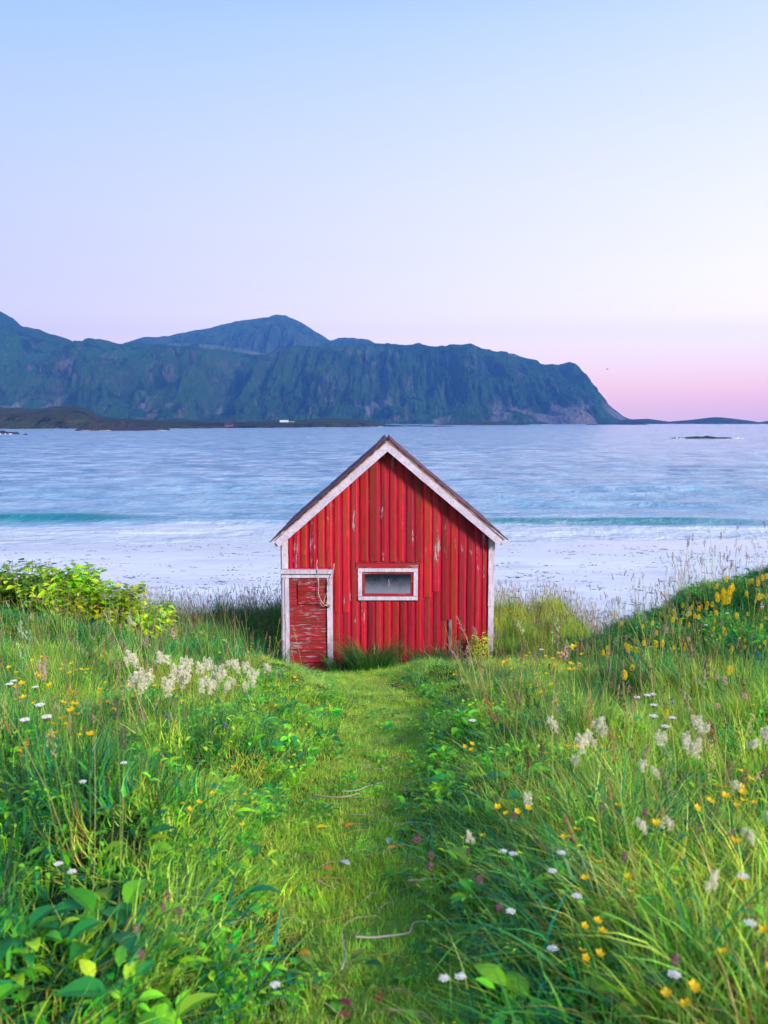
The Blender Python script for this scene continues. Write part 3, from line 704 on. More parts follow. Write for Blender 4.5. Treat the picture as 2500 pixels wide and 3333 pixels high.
wbox('nail_strip', X(811), X(813), -.024, -.022, Zz(1035), Zz(985), m_white).parent = win
# gnarled pale rope over the door
m_rope, nt, out = mat('pale_rope'); c = ramp(nt, noise(nt, pos(nt), 45, 4), [(.3, (.22, .17, .17, 1)), (.7, (.58, .52, .55, 1))]); principled(nt, out, c, .8, .2, noise(nt, pos(nt), 90, 3), .6, .004)
b = MB()
def smooth_pts(p, n=5):
    out_ = []
    for i in range(len(p)-1):
        p0, p1, p2, p3 = [Vector(p[min(max(j, 0), len(p)-1)]) for j in (i-1, i, i+1, i+2)]
        for k in range(n):
            t = k/n; out_.append(.5*((2*p1)+(-p0+p2)*t+(2*p0-5*p1+4*p2-p3)*t*t+(-p0+3*p1-3*p2+p3)*t**3))
    return out_+[Vector(p[-1])]
def rp(l, y): return [(Z1(a_, c_)[0], CY+y+random.uniform(-.006, .006), Z1(a_, c_)[1]) for a_, c_ in l]
b.tube(smooth_pts(rp([(361, 856), (357, 885), (361, 920), (364, 960), (369, 1010), (366, 1060), (376, 1095), (392, 1125), (410, 1142), (436, 1140)], -.125)), [.007+.002*math.sin(i*.8) for i in range(46)], 6)
b.tube(smooth_pts(rp([(466, 880), (462, 930), (452, 965), (440, 1000), (428, 1050), (410, 1090), (402, 1118), (398, 1135)], -.125)), [.006+.0018*math.sin(i*.9) for i in range(36)], 6)
b.tube(smooth_pts(rp([(440, 980), (431, 1020), (437, 1060), (424, 1100), (418, 1135), (424, 1150)], -.115)), .004, 5)
b.tube(smooth_pts(rp([(410, 1142), (400, 1150), (386, 1140), (378, 1120)], -.125)), .005, 5)
tag(b.build('rope', m_rope, smooth=True), 'pale twisted rope hooked over the white door header of the red cabin', 'rope')

# ------------------------------------------------------------------ vegetation prototypes
m_grass = m_leaf('meadow_grass_blades', .07, .28, (1.5, 1.25, .6, 1))
m_short = m_leaf('short_turf_blades', .04, .38, (1.2, 1.05, .7, 1))
m_stalk = m_leaf('dry_stalks', .05, .25, None, .6, spec=.2)
m_herb = m_leaf('broad_leaves', .05, .35, (1.35, 1.15, .8, 1), .45)
PROTO = {}
def proto_collection(name, meshes):
    c = bpy.data.collections.new(name)
    for i, me in enumerate(meshes):
        o = bpy.data.objects.new('%s_%02d' % (name, i), me); c.objects.link(o)
    return c
def blade(mb, x, y, h, w, az, bend, face, col, seg=4, z0=-.02, mi=0):
    """a grass blade: narrow ribbon that rises, arches over and tapers to a point"""
    dx, dy = math.cos(az), math.sin(az); sx, sy = math.cos(face), math.sin(face)
    vs = []; L_ = h
    px, py, pz = x, y, z0; th = random.uniform(.02, .25)
    st = L_/seg
    for i in range(seg+1):
        t = i/seg; ww = w*(1-t**1.6)*(.75+.5*t*(1-t)*2)
        if i == seg: vs.append((px, py, pz))
        else: vs += [(px-sx*ww/2, py-sy*ww/2, pz), (px+sx*ww/2, py+sy*ww/2, pz)]
        a = th+bend*(t**1.3)
        px += dx*math.sin(a)*st; py += dy*math.sin(a)*st; pz += math.cos(a)*st
    fs = [(2*i, 2*i+1, 2*i+3, 2*i+2) for i in range(seg-1)]+[(2*seg-2, 2*seg-1, 2*seg)]
    mb.add(vs, fs, col, mi)
GREENS = [(.16, .46, .035), (.26, .56, .045), (.36, .62, .07), (.07, .32, .05), (.42, .60, .08), (.02, .17, .05), (.52, .62, .14), (.04, .32, .12)]
def pick(pal, j=.15):
    c = random.choice(pal); k = random.uniform(1-j*1.6, 1+j*1.6); return tuple(max(0, v*k*random.uniform(1-j, 1+j)) for v in c)
def tuft(n, rad, h0, h1, w0, w1, pal, bend=(.3, 1.5), dry=.06, seg=4):
    mb = MB()
    for _ in range(n):
        r = rad*math.sqrt(random.random()); a = random.uniform(0, 2*math.pi); h = random.uniform(h0, h1)*(1-.35*r/rad)
        az = a+random.gauss(0, .9); col = pick(pal)
        if random.random() < dry: col = random.choice([(.38, .26, .08), (.32, .15, .05), (.42, .36, .16)])
        blade(mb, r*math.cos(a), r*math.sin(a), h, random.uniform(w0, w1), az, random.uniform(*bend), random.uniform(0, math.pi), col, seg)
    return mb.mesh('tuft', m_grass)
P_meadow = [tuft(48, .12, .12, .42, .0025, .006, GREENS[:5], (.4, 2.0)) for _ in range(5)]
P_meadow += [tuft(46, .11, .16, .50, .002, .0045, GREENS[1:3]+[GREENS[4], GREENS[6]], (.2, 1.1), .12) for _ in range(4)]
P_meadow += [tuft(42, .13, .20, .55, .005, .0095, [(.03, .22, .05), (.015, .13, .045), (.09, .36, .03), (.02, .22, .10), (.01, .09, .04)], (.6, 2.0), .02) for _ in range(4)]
P_short = [tuft(70, .10, .02, .075, .002, .0038, GREENS[:3]+[GREENS[2], GREENS[4], (.34, .46, .10)], (.5, 2.1), .14, 3) for _ in range(6)]
for me in P_short: me.materials[0] = m_short
def leaf(mb, o, d, n, ln, wd, col, fold=.25, droop=.3, mi=0):
    """a pointed leaf blade folded along its midrib"""
    o = Vector(o); d = Vector(d).normalized(); n = Vector(n); s = d.cross(n).normalized(); n = s.cross(d).normalized()
    vs = []; prof = [(0, .05), (.18, .75), (.42, 1.0), (.68, .72), (.88, .3)]
    for t, w in prof:
        c = o+d*(ln*t)-Vector((0, 0, 1))*(droop*ln*t*t)
        vs += [c-s*(w*wd/2)+n*(fold*w*wd/2), c, c+s*(w*wd/2)+n*(fold*w*wd/2)]
    vs.append(o+d*ln-Vector((0, 0, 1))*(droop*ln))
    fs = []
    for i in range(len(prof)-1):
        a = i*3; fs += [(a, a+1, a+4, a+3), (a+1, a+2, a+5, a+4)]
    a = (len(prof)-1)*3; fs += [(a, a+1, a+3), (a+1, a+2, a+3)]
    mb.add(vs, fs, col, mi)
def herb(n, h, ln, pal, spread=.10, lobed=False):
    mb = MB()
    for _ in range(n):
        a = random.uniform(0, 6.283); r = spread*math.sqrt(random.random()); z = random.uniform(.02, h)
        o = (r*math.cos(a), r*math.sin(a), z); up = random.uniform(.1, .9)
        l = ln*random.uniform(.6, 1.25); col = pick(pal)
        mb.tube([(r*.5*math.cos(a), r*.5*math.sin(a), -.02), o], [.0016, .0012], 3, col, cap=False)
        leaf(mb, o, (math.cos(a), math.sin(a), up*.7), (0, 0, 1), l, l*random.uniform(.38, .62), col, .25, .35)
    return mb.mesh('herb', m_herb)
HG = [(.05, .30, .018), (.10, .42, .015), (.18, .52, .018), (.02, .20, .05), (.30, .58, .02)]
P_herb = [herb(26, .16, .05, HG) for _ in range(3)]+[herb(14, .14, .13, HG) for _ in range(3)]+[herb(34, .10, .028, HG) for _ in range(2)]
def stalks(n, kind):
    mb = MB()
    for _ in range(n):
        a = random.uniform(0, 6.283); r = .1*random.random(); h = random.uniform(.42, .85); lean = random.uniform(.03, .25); la = random.uniform(0, 6.283)
        sc = random.choice([(.42, .40, .16), (.30, .42, .08), (.45, .30, .12), (.16, .30, .06)])
        pts = [(r*math.cos(a)+math.cos(la)*lean*h*t**1.8, r*math.sin(a)+math.sin(la)*lean*h*t**1.8, h*t-.02) for t in (0, .3, .6, .85, 1)]
        mb.tube(pts, [.0018, .0015, .0013, .001, .0008], 3, sc, cap=False)
        hc = {0: (.16, .08, .09), 1: (.38, .32, .20), 2: (.24, .11, .10)}[kind]; hc = tuple(v*random.uniform(.6, 1.3) for v in hc)
        top = Vector(pts[-1]); prev = Vector(pts[-2]); ax_ = (top-prev).normalized()
        nseed = random.randint(14, 26); L_ = random.uniform(.06, .14)
        for k in range(nseed):
            t = k/nseed; w = .0028+(.016 if kind == 1 else .006 if kind == 0 else .010)*math.sin(math.pi*(.12+.85*t))*random.random(); b_ = random.uniform(0, 6.283)
            c = top-ax_*L_*(1-t)+Vector((math.cos(b_), math.sin(b_), random.uniform(-.2, .8)))*w
            s = random.uniform(.0022, .0042)
            mb.add([c+Vector((0, 0, s*2.2)), c+Vector((s, 0, 0)), c+Vector((-s*.5, s*.86, 0)), c+Vector((-s*.5, -s*.86, 0)), c-Vector((0, 0, s*1.5))],
                   [(0, 1, 2), (0, 2, 3), (0, 3, 1), (4, 2, 1), (4, 3, 2), (4, 1, 3)], hc)
    return mb.mesh('stalks', m_stalk)
P_stalk = [stalks(4, k % 3) for k in range(6)]

C_meadow = proto_collection('meadow_tufts', P_meadow); C_short = proto_collection('short_tufts', P_short)
C_herb = proto_collection('herb_tufts', P_herb); C_stalk = proto_collection('stalk_tufts', P_stalk)

def scatter_group(coll):
    ng = bpy.data.node_groups.new('scatter', 'GeometryNodeTree')
    ng.interface.new_socket('Geometry', in_out='INPUT', socket_type='NodeSocketGeometry'); ng.interface.new_socket('Geometry', in_out='OUTPUT', socket_type='NodeSocketGeometry')
    gi = ng.nodes.new('NodeGroupInput'); go = ng.nodes.new('NodeGroupOutput')
    ci = ng.nodes.new('GeometryNodeCollectionInfo'); ci.inputs['Collection'].default_value = coll; ci.inputs['Separate Children'].default_value = True; ci.inputs['Reset Children'].default_value = True
    ip = ng.nodes.new('GeometryNodeInstanceOnPoints'); ip.inputs['Pick Instance'].default_value = True
    def att(nm, ty):
        n = ng.nodes.new('GeometryNodeInputNamedAttribute'); n.data_type = ty; n.inputs['Name'].default_value = nm
        return [o for o in n.outputs if o.enabled and o.name == 'Attribute'][0]
    ng.links.new(gi.outputs[0], ip.inputs['Points']); ng.links.new(ci.outputs[0], ip.inputs['Instance'])
    ng.links.new(att('idx', 'INT'), ip.inputs['Instance Index']); ng.links.new(att('rot', 'FLOAT_VECTOR'), ip.inputs['Rotation']); ng.links.new(att('scl', 'FLOAT_VECTOR'), ip.inputs['Scale'])
    ng.links.new(ip.outputs[0], go.inputs[0]); return ng
def scatter(name, coll, P, rot, scl, idx, label, cat):
    me = bpy.data.meshes.new(name); me.vertices.add(len(P)); me.vertices.foreach_set('co', np.asarray(P, np.float32).ravel())
    for nm, ty, dat, key in (('rot', 'FLOAT_VECTOR', rot, 'vector'), ('scl', 'FLOAT_VECTOR', scl, 'vector'), ('idx', 'INT', idx, 'value')):
        a_ = me.attributes.new(nm, ty, 'POINT'); a_.data.foreach_set(key, np.asarray(dat, np.int32 if ty == 'INT' else np.float32).ravel())
    o = link(name, me); md = o.modifiers.new('scatter', 'NODES'); md.node_group = scatter_group(coll)
    return tag(o, label, cat, kind='stuff')
CAB = (OX+xl-.03, OX+xr+.03)
def field(dens, y0, y1, seed):
    r = np.random.default_rng(seed)
    W = y1*.5+1.4; n = int(dens*2*W*(y1-y0))
    x = r.uniform(-W, W, n); y = r.uniform(y0, y1, n)
    ok = np.abs(x) < y*.5+1.3
    ok &= ~((x > CAB[0]) & (x < CAB[1]) & (y > CY-.10) & (y < CY+DEPTH))
    return x[ok], y[ok], r
def veg_edge(x, y): return sstep(21.2, 19.2, y+3.2*sstep(3.8, 4.8, x)+2.0*(fbm(x*.6, y*.6, 3, 71)-.5)+.8*np.clip(-x-3.0, 0, 1)*(x > -4.6))
def tilt_rot(n, r, x, y):
    lean = .10+.26*sstep(-.6, -2.2, x)*(1-sstep(3, 8, y))
    ang = r.uniform(0, 6.283, n)
    return np.stack([r.normal(0, .12, n), -lean+r.normal(0, .14, n), ang], -1)
# Euler XYZ spins about z first here, so bake the lean after the spin by using small x/y tilts in world space
def euler_world(rx, ry, az):
    out_ = np.empty((len(az), 3))
    for i in range(len(az)):
        m = Matrix.Rotation(ry[i], 3, 'Y') @ Matrix.Rotation(rx[i], 3, 'X') @ Matrix.Rotation(az[i], 3, 'Z')
        out_[i] = m.to_euler()
    return out_
# meadow grass
Xs, Ys, Rs = [], [], []
for dens, y0, y1, sd_ in ((230, .9, 4, 1), (190, 4, 8, 2), (160, 8, 14, 3), (140, 14, 21.5, 4)):
    x, y, r = field(dens, y0, y1, sd_); Xs.append(x); Ys.append(y)
x = np.concatenate(Xs); y = np.concatenate(Ys); r = np.random.default_rng(99)
d = np.abs(x-path_x(y)); hw = path_hw(y)
pw = np.where(y < 12.5, sstep(hw*.85, hw+.40, d), 1)
gaps = sstep(.38, .50, fbm(x*2.0, y*2.0, 2, 91)); keep = (r.random(len(x)) < np.clip(pw*1.1, 0, 1)*(.10+.70*gaps)) & (r.random(len(x)) < veg_edge(x, y))
x, y, d, hw, pw = x[keep], y[keep], d[keep], hw[keep], pw[keep]
n = len(x)
side = np.where(x < path_x(y), 1.1+.8*sstep(4.0, 6.5, y), 1.0)
hgt = .17+.66*sstep(hw+.0, hw+1.15*side, d)
lawn = sstep(7.5, 10, y)*(1-sstep(15, 15.4, y))*sstep(-2.6, -1.5, x)*(1-sstep(2.3, 3.0, x)); hgt = hgt*(1-.62*lawn)
hgt = np.where(y > 15.2, .95, hgt)
hgt = np.where((x > 2.4) & (y > 8.5) & (y < 14), .40, hgt)
hgt = np.where((x < -3.1) & (y > 11.6) & (y < 15), .42, hgt)
hgt = hgt*np.where((y > 14.65) & (y < 15.2) & (x > -2.6) & (x < 2.6), 1.5, 1)
clump = fbm(x*1.1, y*1.1, 3, 21)
hgt = np.where((x < -2.8) & (y > 9) & (y < 12.5), hgt*.75, hgt)
hgt = hgt*(.45+1.15*clump)*(.55+.9*fbm(x*2.6, y*2.6, 2, 92))*r.uniform(.75, 1.3, n)
lean = (.04+.50*sstep(-.3, -1.2, x)*(1-sstep(3, 8, y)))
rot = euler_world(r.normal(0, .15, n), -lean+r.normal(0, .15, n), r.uniform(0, 6.283, n))
kind = np.where(r.random(n) < .45+.9*(fbm(x*.5, y*.5, 2, 33)-.5), r.integers(0, 5, n), r.integers(5, 9, n))
dark = r.random(n) < np.clip(.06+.75*sstep(-.7, -1.4, x)*(1-sstep(3.4, 5.6, y))+.25*sstep(.45, .62, fbm(x*.9, y*.9, 2, 123))+.75*sstep(1.9, 3.0, x)*sstep(6.8, 8.6, y)*(y < 14)+.5*((y > 14.5) & (x < -1.6))+.7*((y > 10.2) & (x < -1.8)), 0, .8)  # darker tufts put shade into the grass colour; near left partly a darker species
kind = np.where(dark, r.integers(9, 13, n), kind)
fg = 1+.45*(1-sstep(2.5, 6, y))
scl = np.stack([(.9+.35*r.random(n))*fg]*2+[hgt*1.15*(1+.12*(fg-1))], -1)
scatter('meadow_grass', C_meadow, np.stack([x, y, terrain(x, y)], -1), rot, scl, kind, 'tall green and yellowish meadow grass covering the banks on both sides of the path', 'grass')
# short turf on the path and between the tufts
Xs, Ys = [], []
for dens, y0, y1, sd_ in ((330, .9, 4, 11), (260, 4, 8, 12), (190, 8, 14.9, 13)):
    xx, yy, _ = field(dens, y0, y1, sd_); Xs.append(xx); Ys.append(yy)
x = np.concatenate(Xs); y = np.concatenate(Ys)
k = (np.abs(x-path_x(y)) < path_hw(y)+.4+.5*(y > 7)) | ((y > 9) & (x > -2.6) & (x < 2.8))
x, y = x[k], y[k]; n = len(x)
rot = euler_world(r.normal(0, .2, n), r.normal(0, .2, n), r.uniform(0, 6.283, n))
s_ = r.uniform(.7, 1.4, n)*(.25+1.5*fbm(x*3, y*3, 3, 77))
scatter('short_grass', C_short, np.stack([x, y, terrain(x, y)-.004], -1), rot, np.stack([np.ones(n), np.ones(n), s_], -1), r.integers(0, 6, n), 'short trodden green turf on the path leading down to the cabin', 'grass')
# herbs
Xs, Ys = [], []
for dens, y0, y1, sd_ in ((115, .9, 5, 21), (75, 5, 12, 22), (45, 12, 20, 23)):
    xx, yy, _ = field(dens, y0, y1, sd_); Xs.append(xx); Ys.append(yy)
x = np.concatenate(Xs); y = np.concatenate(Ys)
d = np.abs(x-path_x(y)); onp = (d < path_hw(y)) & (y < 12.5)
k = (r.random(len(x)) < np.where(onp, .35, .25+.9*fbm(x*.8, y*.8, 2, 55))) & (r.random(len(x)) < veg_edge(x, y)); x, y, onp = x[k], y[k], onp[k]; n = len(x)
rot = euler_world(r.normal(0, .15, n), r.normal(-.05, .15, n), r.uniform(0, 6.283, n))
s_ = r.uniform(.35, .95, n)*np.where(onp, .5, 1)*np.where((y > 8.5) & (y < 15) & (x > -2.2) & (x < 2.6), .5, 1)*np.where(r.random(n) < .06, 1.25, 1)
scatter('broadleaf_herbs', C_herb, np.stack([x, y, terrain(x, y)], -1), rot, np.stack([s_*.9, s_*.9, s_*1.15], -1), r.integers(0, 8, n), 'low broad-leaved green herbs growing between the meadow grass', 'herbs')
# seed stalks
Xs, Ys = [], []
for dens, y0, y1, sd_ in ((4, .9, 5, 31), (6, 5, 11, 32), (7, 11, 16, 33), (24, 16, 22.3, 34)):
    xx, yy, _ = field(dens, y0, y1, sd_); Xs.append(xx); Ys.append(yy)
x = np.concatenate(Xs); y = np.concatenate(Ys)
d = np.abs(x-path_x(y)); k = ((d > path_hw(y)+.35) | (y > 15)) & ~((x > -2.9) & (x < 2.6) & (y > 10.5) & (y < 15)) & (r.random(len(x)) < sstep(23, 21, y+1.5*(fbm(x*.6, y*.6, 3, 71)-.5)))
x, y = x[k], y[k]; n = len(x)
rot = euler_world(r.normal(0, .08, n), r.normal(-.08, .1, n), r.uniform(0, 6.283, n)); s_ = r.uniform(.65, 1.15, n)
scatter('grass_stalks', C_stalk, np.stack([x, y, terrain(x, y)], -1), rot, np.stack([s_, s_, s_], -1), r.integers(0, 6, n), 'thin brown and straw coloured flowering grass stalks rising above the meadow', 'grass stalks')
# dead straw trodden into the path
mb = MB()
for _ in range(420):
    y = random.uniform(1.6, 12.5); x = float(path_x(y))+random.gauss(0, .6)*float(path_hw(y)); a = random.gauss(0, .7); l = random.uniform(.04, .17); z = t1(x, y)+random.uniform(.015, .045)
    c_ = random.choice([(.46, .36, .20), (.36, .24, .12), (.50, .44, .30), (.28, .14, .08), (.52, .30, .06)]); bx_ = random.uniform(-.02, .02)
    mb.tube([(x-l*math.cos(a)/2, y-l*math.sin(a)/2, z), (x+bx_, y+bx_, z+random.uniform(0, .02)), (x+l*math.cos(a)/2, y+l*math.sin(a)/2, z+random.uniform(-.005, .02))], [.0012, .0016, .0008], 3, c_, cap=False)
tag(mb.build('dead_straw', m_vcol('straw', .8)), 'scattered dead straws trodden into the turf of the path', 'straw', kind='stuff')
# seaweed bits on the sand
mb = MB()
for _ in range(1500):
    y = random.uniform(24, 50); x = random.uniform(-.5, .5)*y*1.05
    if random.random() > fbm(x*.25, y*.7, 3, 88)*1.5-.25: continue
    z = t1(x, y)
    for q in range(random.randint(2, 7)):
        cx_ = x+random.gauss(0, .22); cy_ = y+random.gauss(0, .12); s = random.uniform(.02, .085); a = random.uniform(0, 3.14); v_ = random.uniform(.5, 1.4)
        ca, sa = math.cos(a)*s*random.uniform(1, 2.6), math.sin(a)*s*.8; hh = random.uniform(.008, .03)
        zz = t1(cx_, cy_)
        mb.add([(cx_-ca, cy_-sa, zz-.002), (cx_+sa*.5, cy_-ca*.3, zz-.002), (cx_+ca, cy_+sa, zz-.002), (cx_-sa*.5, cy_+ca*.3, zz-.002), (cx_, cy_, zz+hh)], [(0, 1, 4), (1, 2, 4), (2, 3, 4), (3, 0, 4)], (.035*v_, .05*v_, .07*v_))
tag(mb.build('seaweed', m_vcol('dried_seaweed', .8)), 'dark scraps of seaweed strewn over the pale sand', 'seaweed', kind='stuff')

# ------------------------------------------------------------------ shrubs
m_shrub = m_leaf('shrub_leaves', .03, .45, None, .38)
def shrub(name, label, loc, rad, h, nst, ll, pal, group=None, lpst=16, droop=.35, cat='shrub', upright=.5, wide=.72):
    r = empty(name, loc); tag(r, label, cat, group)
    st = MB(); lf = MB()
    for _ in range(nst):
        a = random.uniform(0, 6.283); rr = rad*.45*math.sqrt(random.random()); hh = h*random.uniform(.65, 1.05); out_ = rad*random.uniform(.1, .75)
        a2 = a+random.gauss(0, .5)
        pts = [Vector((rr*math.cos(a)+out_*math.cos(a2)*t**1.5, rr*math.sin(a)+out_*math.sin(a2)*t**1.5, hh*(t-.25*t*t*(out_/rad))*1.15-.03)) for t in np.linspace(0, 1, 7)]
        st.tube(pts, [.006*(1-.7*t/6)*max(.5, ll/.09) for t in range(7)], 4, random.choice([(.12, .16, .04), (.18, .09, .05)]), cap=False)
        for k in range(lpst):
            t = (.22+.78*(k+random.random())/lpst)*6*.999; i = int(t); f = t-i; p_ = pts[i].lerp(pts[i+1], f)
            b_ = k*2.4+random.uniform(-.5, .5); l = ll*random.uniform(.6, 1.2)*(.75+.5*(1-abs(t/6-.5)))
            dv = Vector((math.cos(b_), math.sin(b_), random.uniform(-.15, .55)*upright*2))
            o = p_+dv.normalized()*l*.35
            lf.tube([p_, o], .0014, 3, (.14, .2, .05), cap=False)
            leaf(lf, o, dv, (random.gauss(0, .3), random.gauss(0, .3), 1), l, l*wide*random.uniform(.85, 1.1), pick(pal, .13), .22, droop*random.uniform(.5, 1.4))
    st.build('stems', m_herb, r); lf.build('foliage', m_shrub, r)
    return r
SG = [(.12, .36, .012), (.22, .46, .014), (.07, .24, .014), (.34, .54, .018)]
SY_ = [(.40, .56, .012), (.52, .60, .02), (.26, .44, .014)]
def gz(x, y): return (x, y, t1(x, y))
GRP = 'leafy shrubs on the left bank'
shrub('leafy_shrub', 'big-leaved bright green shrub cut off by the left edge of the photo', gz(-6.3, 12.9), .85, .74, 80, .125, SG, GRP)
shrub('leafy_shrub', 'big-leaved green shrub, second from the left edge', gz(-5.6, 12.9), .8, .80, 80, .125, SG, GRP)
shrub('leafy_shrub', 'big-leaved yellow-green shrub, third from the left edge', gz(-4.95, 12.8), .75, .74, 76, .12, SG+SY_, GRP)
shrub('leafy_shrub', 'green and yellow shrub sloping down at the right part of the shrub row', gz(-4.35, 12.8), .75, .66, 70, .11, SG+SY_, GRP)
shrub('leafy_shrub', 'smaller yellowish shrub at the right end of the shrub row', gz(-3.75, 12.9), .65, .50, 48, .10, SY_+SG[:1], GRP)
shrub('leafy_shrub', 'low sprawling yellow-green shrub between the shrub row and the cabin', gz(-3.15, 13.2), .55, .40, 26, .08, SY_+SG[:1], GRP)
shrub('young_bush', 'yellow-leaved bush growing against the right corner board of the red cabin', (OX+X(1395), CY-.28, t1(OX+X(1395), CY-.28)), .24, .62, 22, .05, [(.62, .62, .02), (.46, .56, .02), (.22, .38, .02)], None, 22, cat='bush')
shrub('young_bush', 'thin reddish-green bush against the red boards right of the window', (OX+X(1270), CY-.24, t1(OX+X(1270), CY-.24)), .30, .62, 18, .035, [(.16, .20, .03), (.26, .16, .05), (.12, .24, .03)], None, 14, cat='bush')
def tussock(name, label, loc, n, h, rad, pal, w=(.006, .011)):
    mb = MB()
    for _ in range(n):
        rr = rad*math.sqrt(random.random())*.5; a = random.uniform(0, 6.283)
        blade(mb, rr*math.cos(a), rr*math.sin(a), h*random.uniform(.5, 1.1), random.uniform(*w), a+random.gauss(0, .5), random.uniform(1.0, 2.2), random.uniform(0, 3.14), pick(pal), 6)
    o = mb.build(name, m_grass, loc=loc); return tag(o, label, 'grass tussock')
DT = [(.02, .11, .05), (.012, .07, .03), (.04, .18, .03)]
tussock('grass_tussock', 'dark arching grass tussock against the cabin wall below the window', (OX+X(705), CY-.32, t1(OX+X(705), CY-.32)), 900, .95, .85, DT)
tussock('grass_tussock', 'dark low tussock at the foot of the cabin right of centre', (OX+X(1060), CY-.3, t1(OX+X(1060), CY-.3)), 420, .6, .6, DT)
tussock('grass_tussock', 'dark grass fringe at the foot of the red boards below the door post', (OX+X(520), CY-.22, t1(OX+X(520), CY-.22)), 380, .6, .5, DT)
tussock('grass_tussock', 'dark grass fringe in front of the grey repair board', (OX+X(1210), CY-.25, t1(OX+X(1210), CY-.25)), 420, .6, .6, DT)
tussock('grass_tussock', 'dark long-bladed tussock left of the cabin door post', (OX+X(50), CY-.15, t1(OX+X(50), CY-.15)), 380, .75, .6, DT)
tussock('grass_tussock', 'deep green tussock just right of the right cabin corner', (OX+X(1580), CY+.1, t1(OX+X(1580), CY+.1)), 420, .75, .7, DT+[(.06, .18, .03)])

# ------------------------------------------------------------------ flowers
m_petal = m_vcol('flower_petals', .55, .25, .3)
m_stem = m_leaf('flower_stems', .03, .2, None, .5)
def stem_mesh(h, bend, leaves=3, ll=.05, r=.0016, col=(.10, .20, .03)):
    mb = MB(); top = None; pts = [Vector((bend*t*t*.6, bend*t**2*.3, h*t-.03*(1-t))) for t in np.linspace(0, 1, 6)]
    mb.tube(pts, [r*(1-.45*i/5) for i in range(6)], 4, col, cap=False)
    for k in range(leaves):
        t = .15+.6*k/max(1, leaves); p_ = Vector((bend*t*t*.6, bend*t*t*.3, h*t)); b_ = k*2.3
        leaf(mb, p_, (math.cos(b_), math.sin(b_), .5), (0, 0, 1), ll*random.uniform(.7, 1.2), ll*.3, pick(HG), .2, .5)
    return mb.mesh('stem', m_stem), pts[-1]
def petal_cup(mb, c, s, col, n=5, up=.5, tiltv=None):
    c = Vector(c); tv = tiltv or Vector((random.gauss(0, .3), random.gauss(-.25, .3), 1)); q = Vector((0, 0, 1)).rotation_difference(tv.normalized())
    for k in range(n):
        a = 2*math.pi*k/n; d1 = Vector((math.cos(a-.55), math.sin(a-.55), 0)); d2 = Vector((math.cos(a+.55), math.sin(a+.55), 0)); dm = Vector((math.cos(a), math.sin(a), 0))
        vs = [Vector((0, 0, 0)), d1*s*.75+Vector((0, 0, up*s*.6)), dm*s+Vector((0, 0, up*s)), d2*s*.75+Vector((0, 0, up*s*.6))]
        kk = random.uniform(.85, 1.1)
        mb.add([c+q@v for v in vs], [(0, 1, 2, 3)], tuple(v*kk for v in col))
    ce = [c+q@Vector((math.cos(a)*s*.22, math.sin(a)*s*.22, s*.18)) for a in np.linspace(0, 6.283, 6)[:-1]]+[c+q@Vector((0, 0, s*.32))]
    mb.add(ce, [(i, (i+1) % 5, 5) for i in range(5)], tuple(v*.75 for v in col))
def speck(mb, c, s, col):
    c = Vector(c); k = random.uniform(.82, 1.08); col = tuple(v*k for v in col); a = random.uniform(0, 6.283)
    u = Vector((math.cos(a), math.sin(a), random.uniform(-.5, .5))); w = Vector((-math.sin(a), math.cos(a), random.uniform(-.5, .5))); n_ = u.cross(w)
    mb.add([c+u*s, c+w*s, c-u*s, c-w*s, c+n_*s*.8, c-n_*s*.6], [(0, 1, 4), (1, 2, 4), (2, 3, 4), (3, 0, 4), (1, 0, 5), (2, 1, 5), (3, 2, 5), (0, 3, 5)], col)
YEL = (.78, .52, .01); GOLD = (.88, .66, .01); CREAM = (.78, .76, .60); WHITE = (.86, .86, .90); VIO = (.10, .07, .42); PINK = (.28, .09, .17); BUFF = (.55, .38, .30)
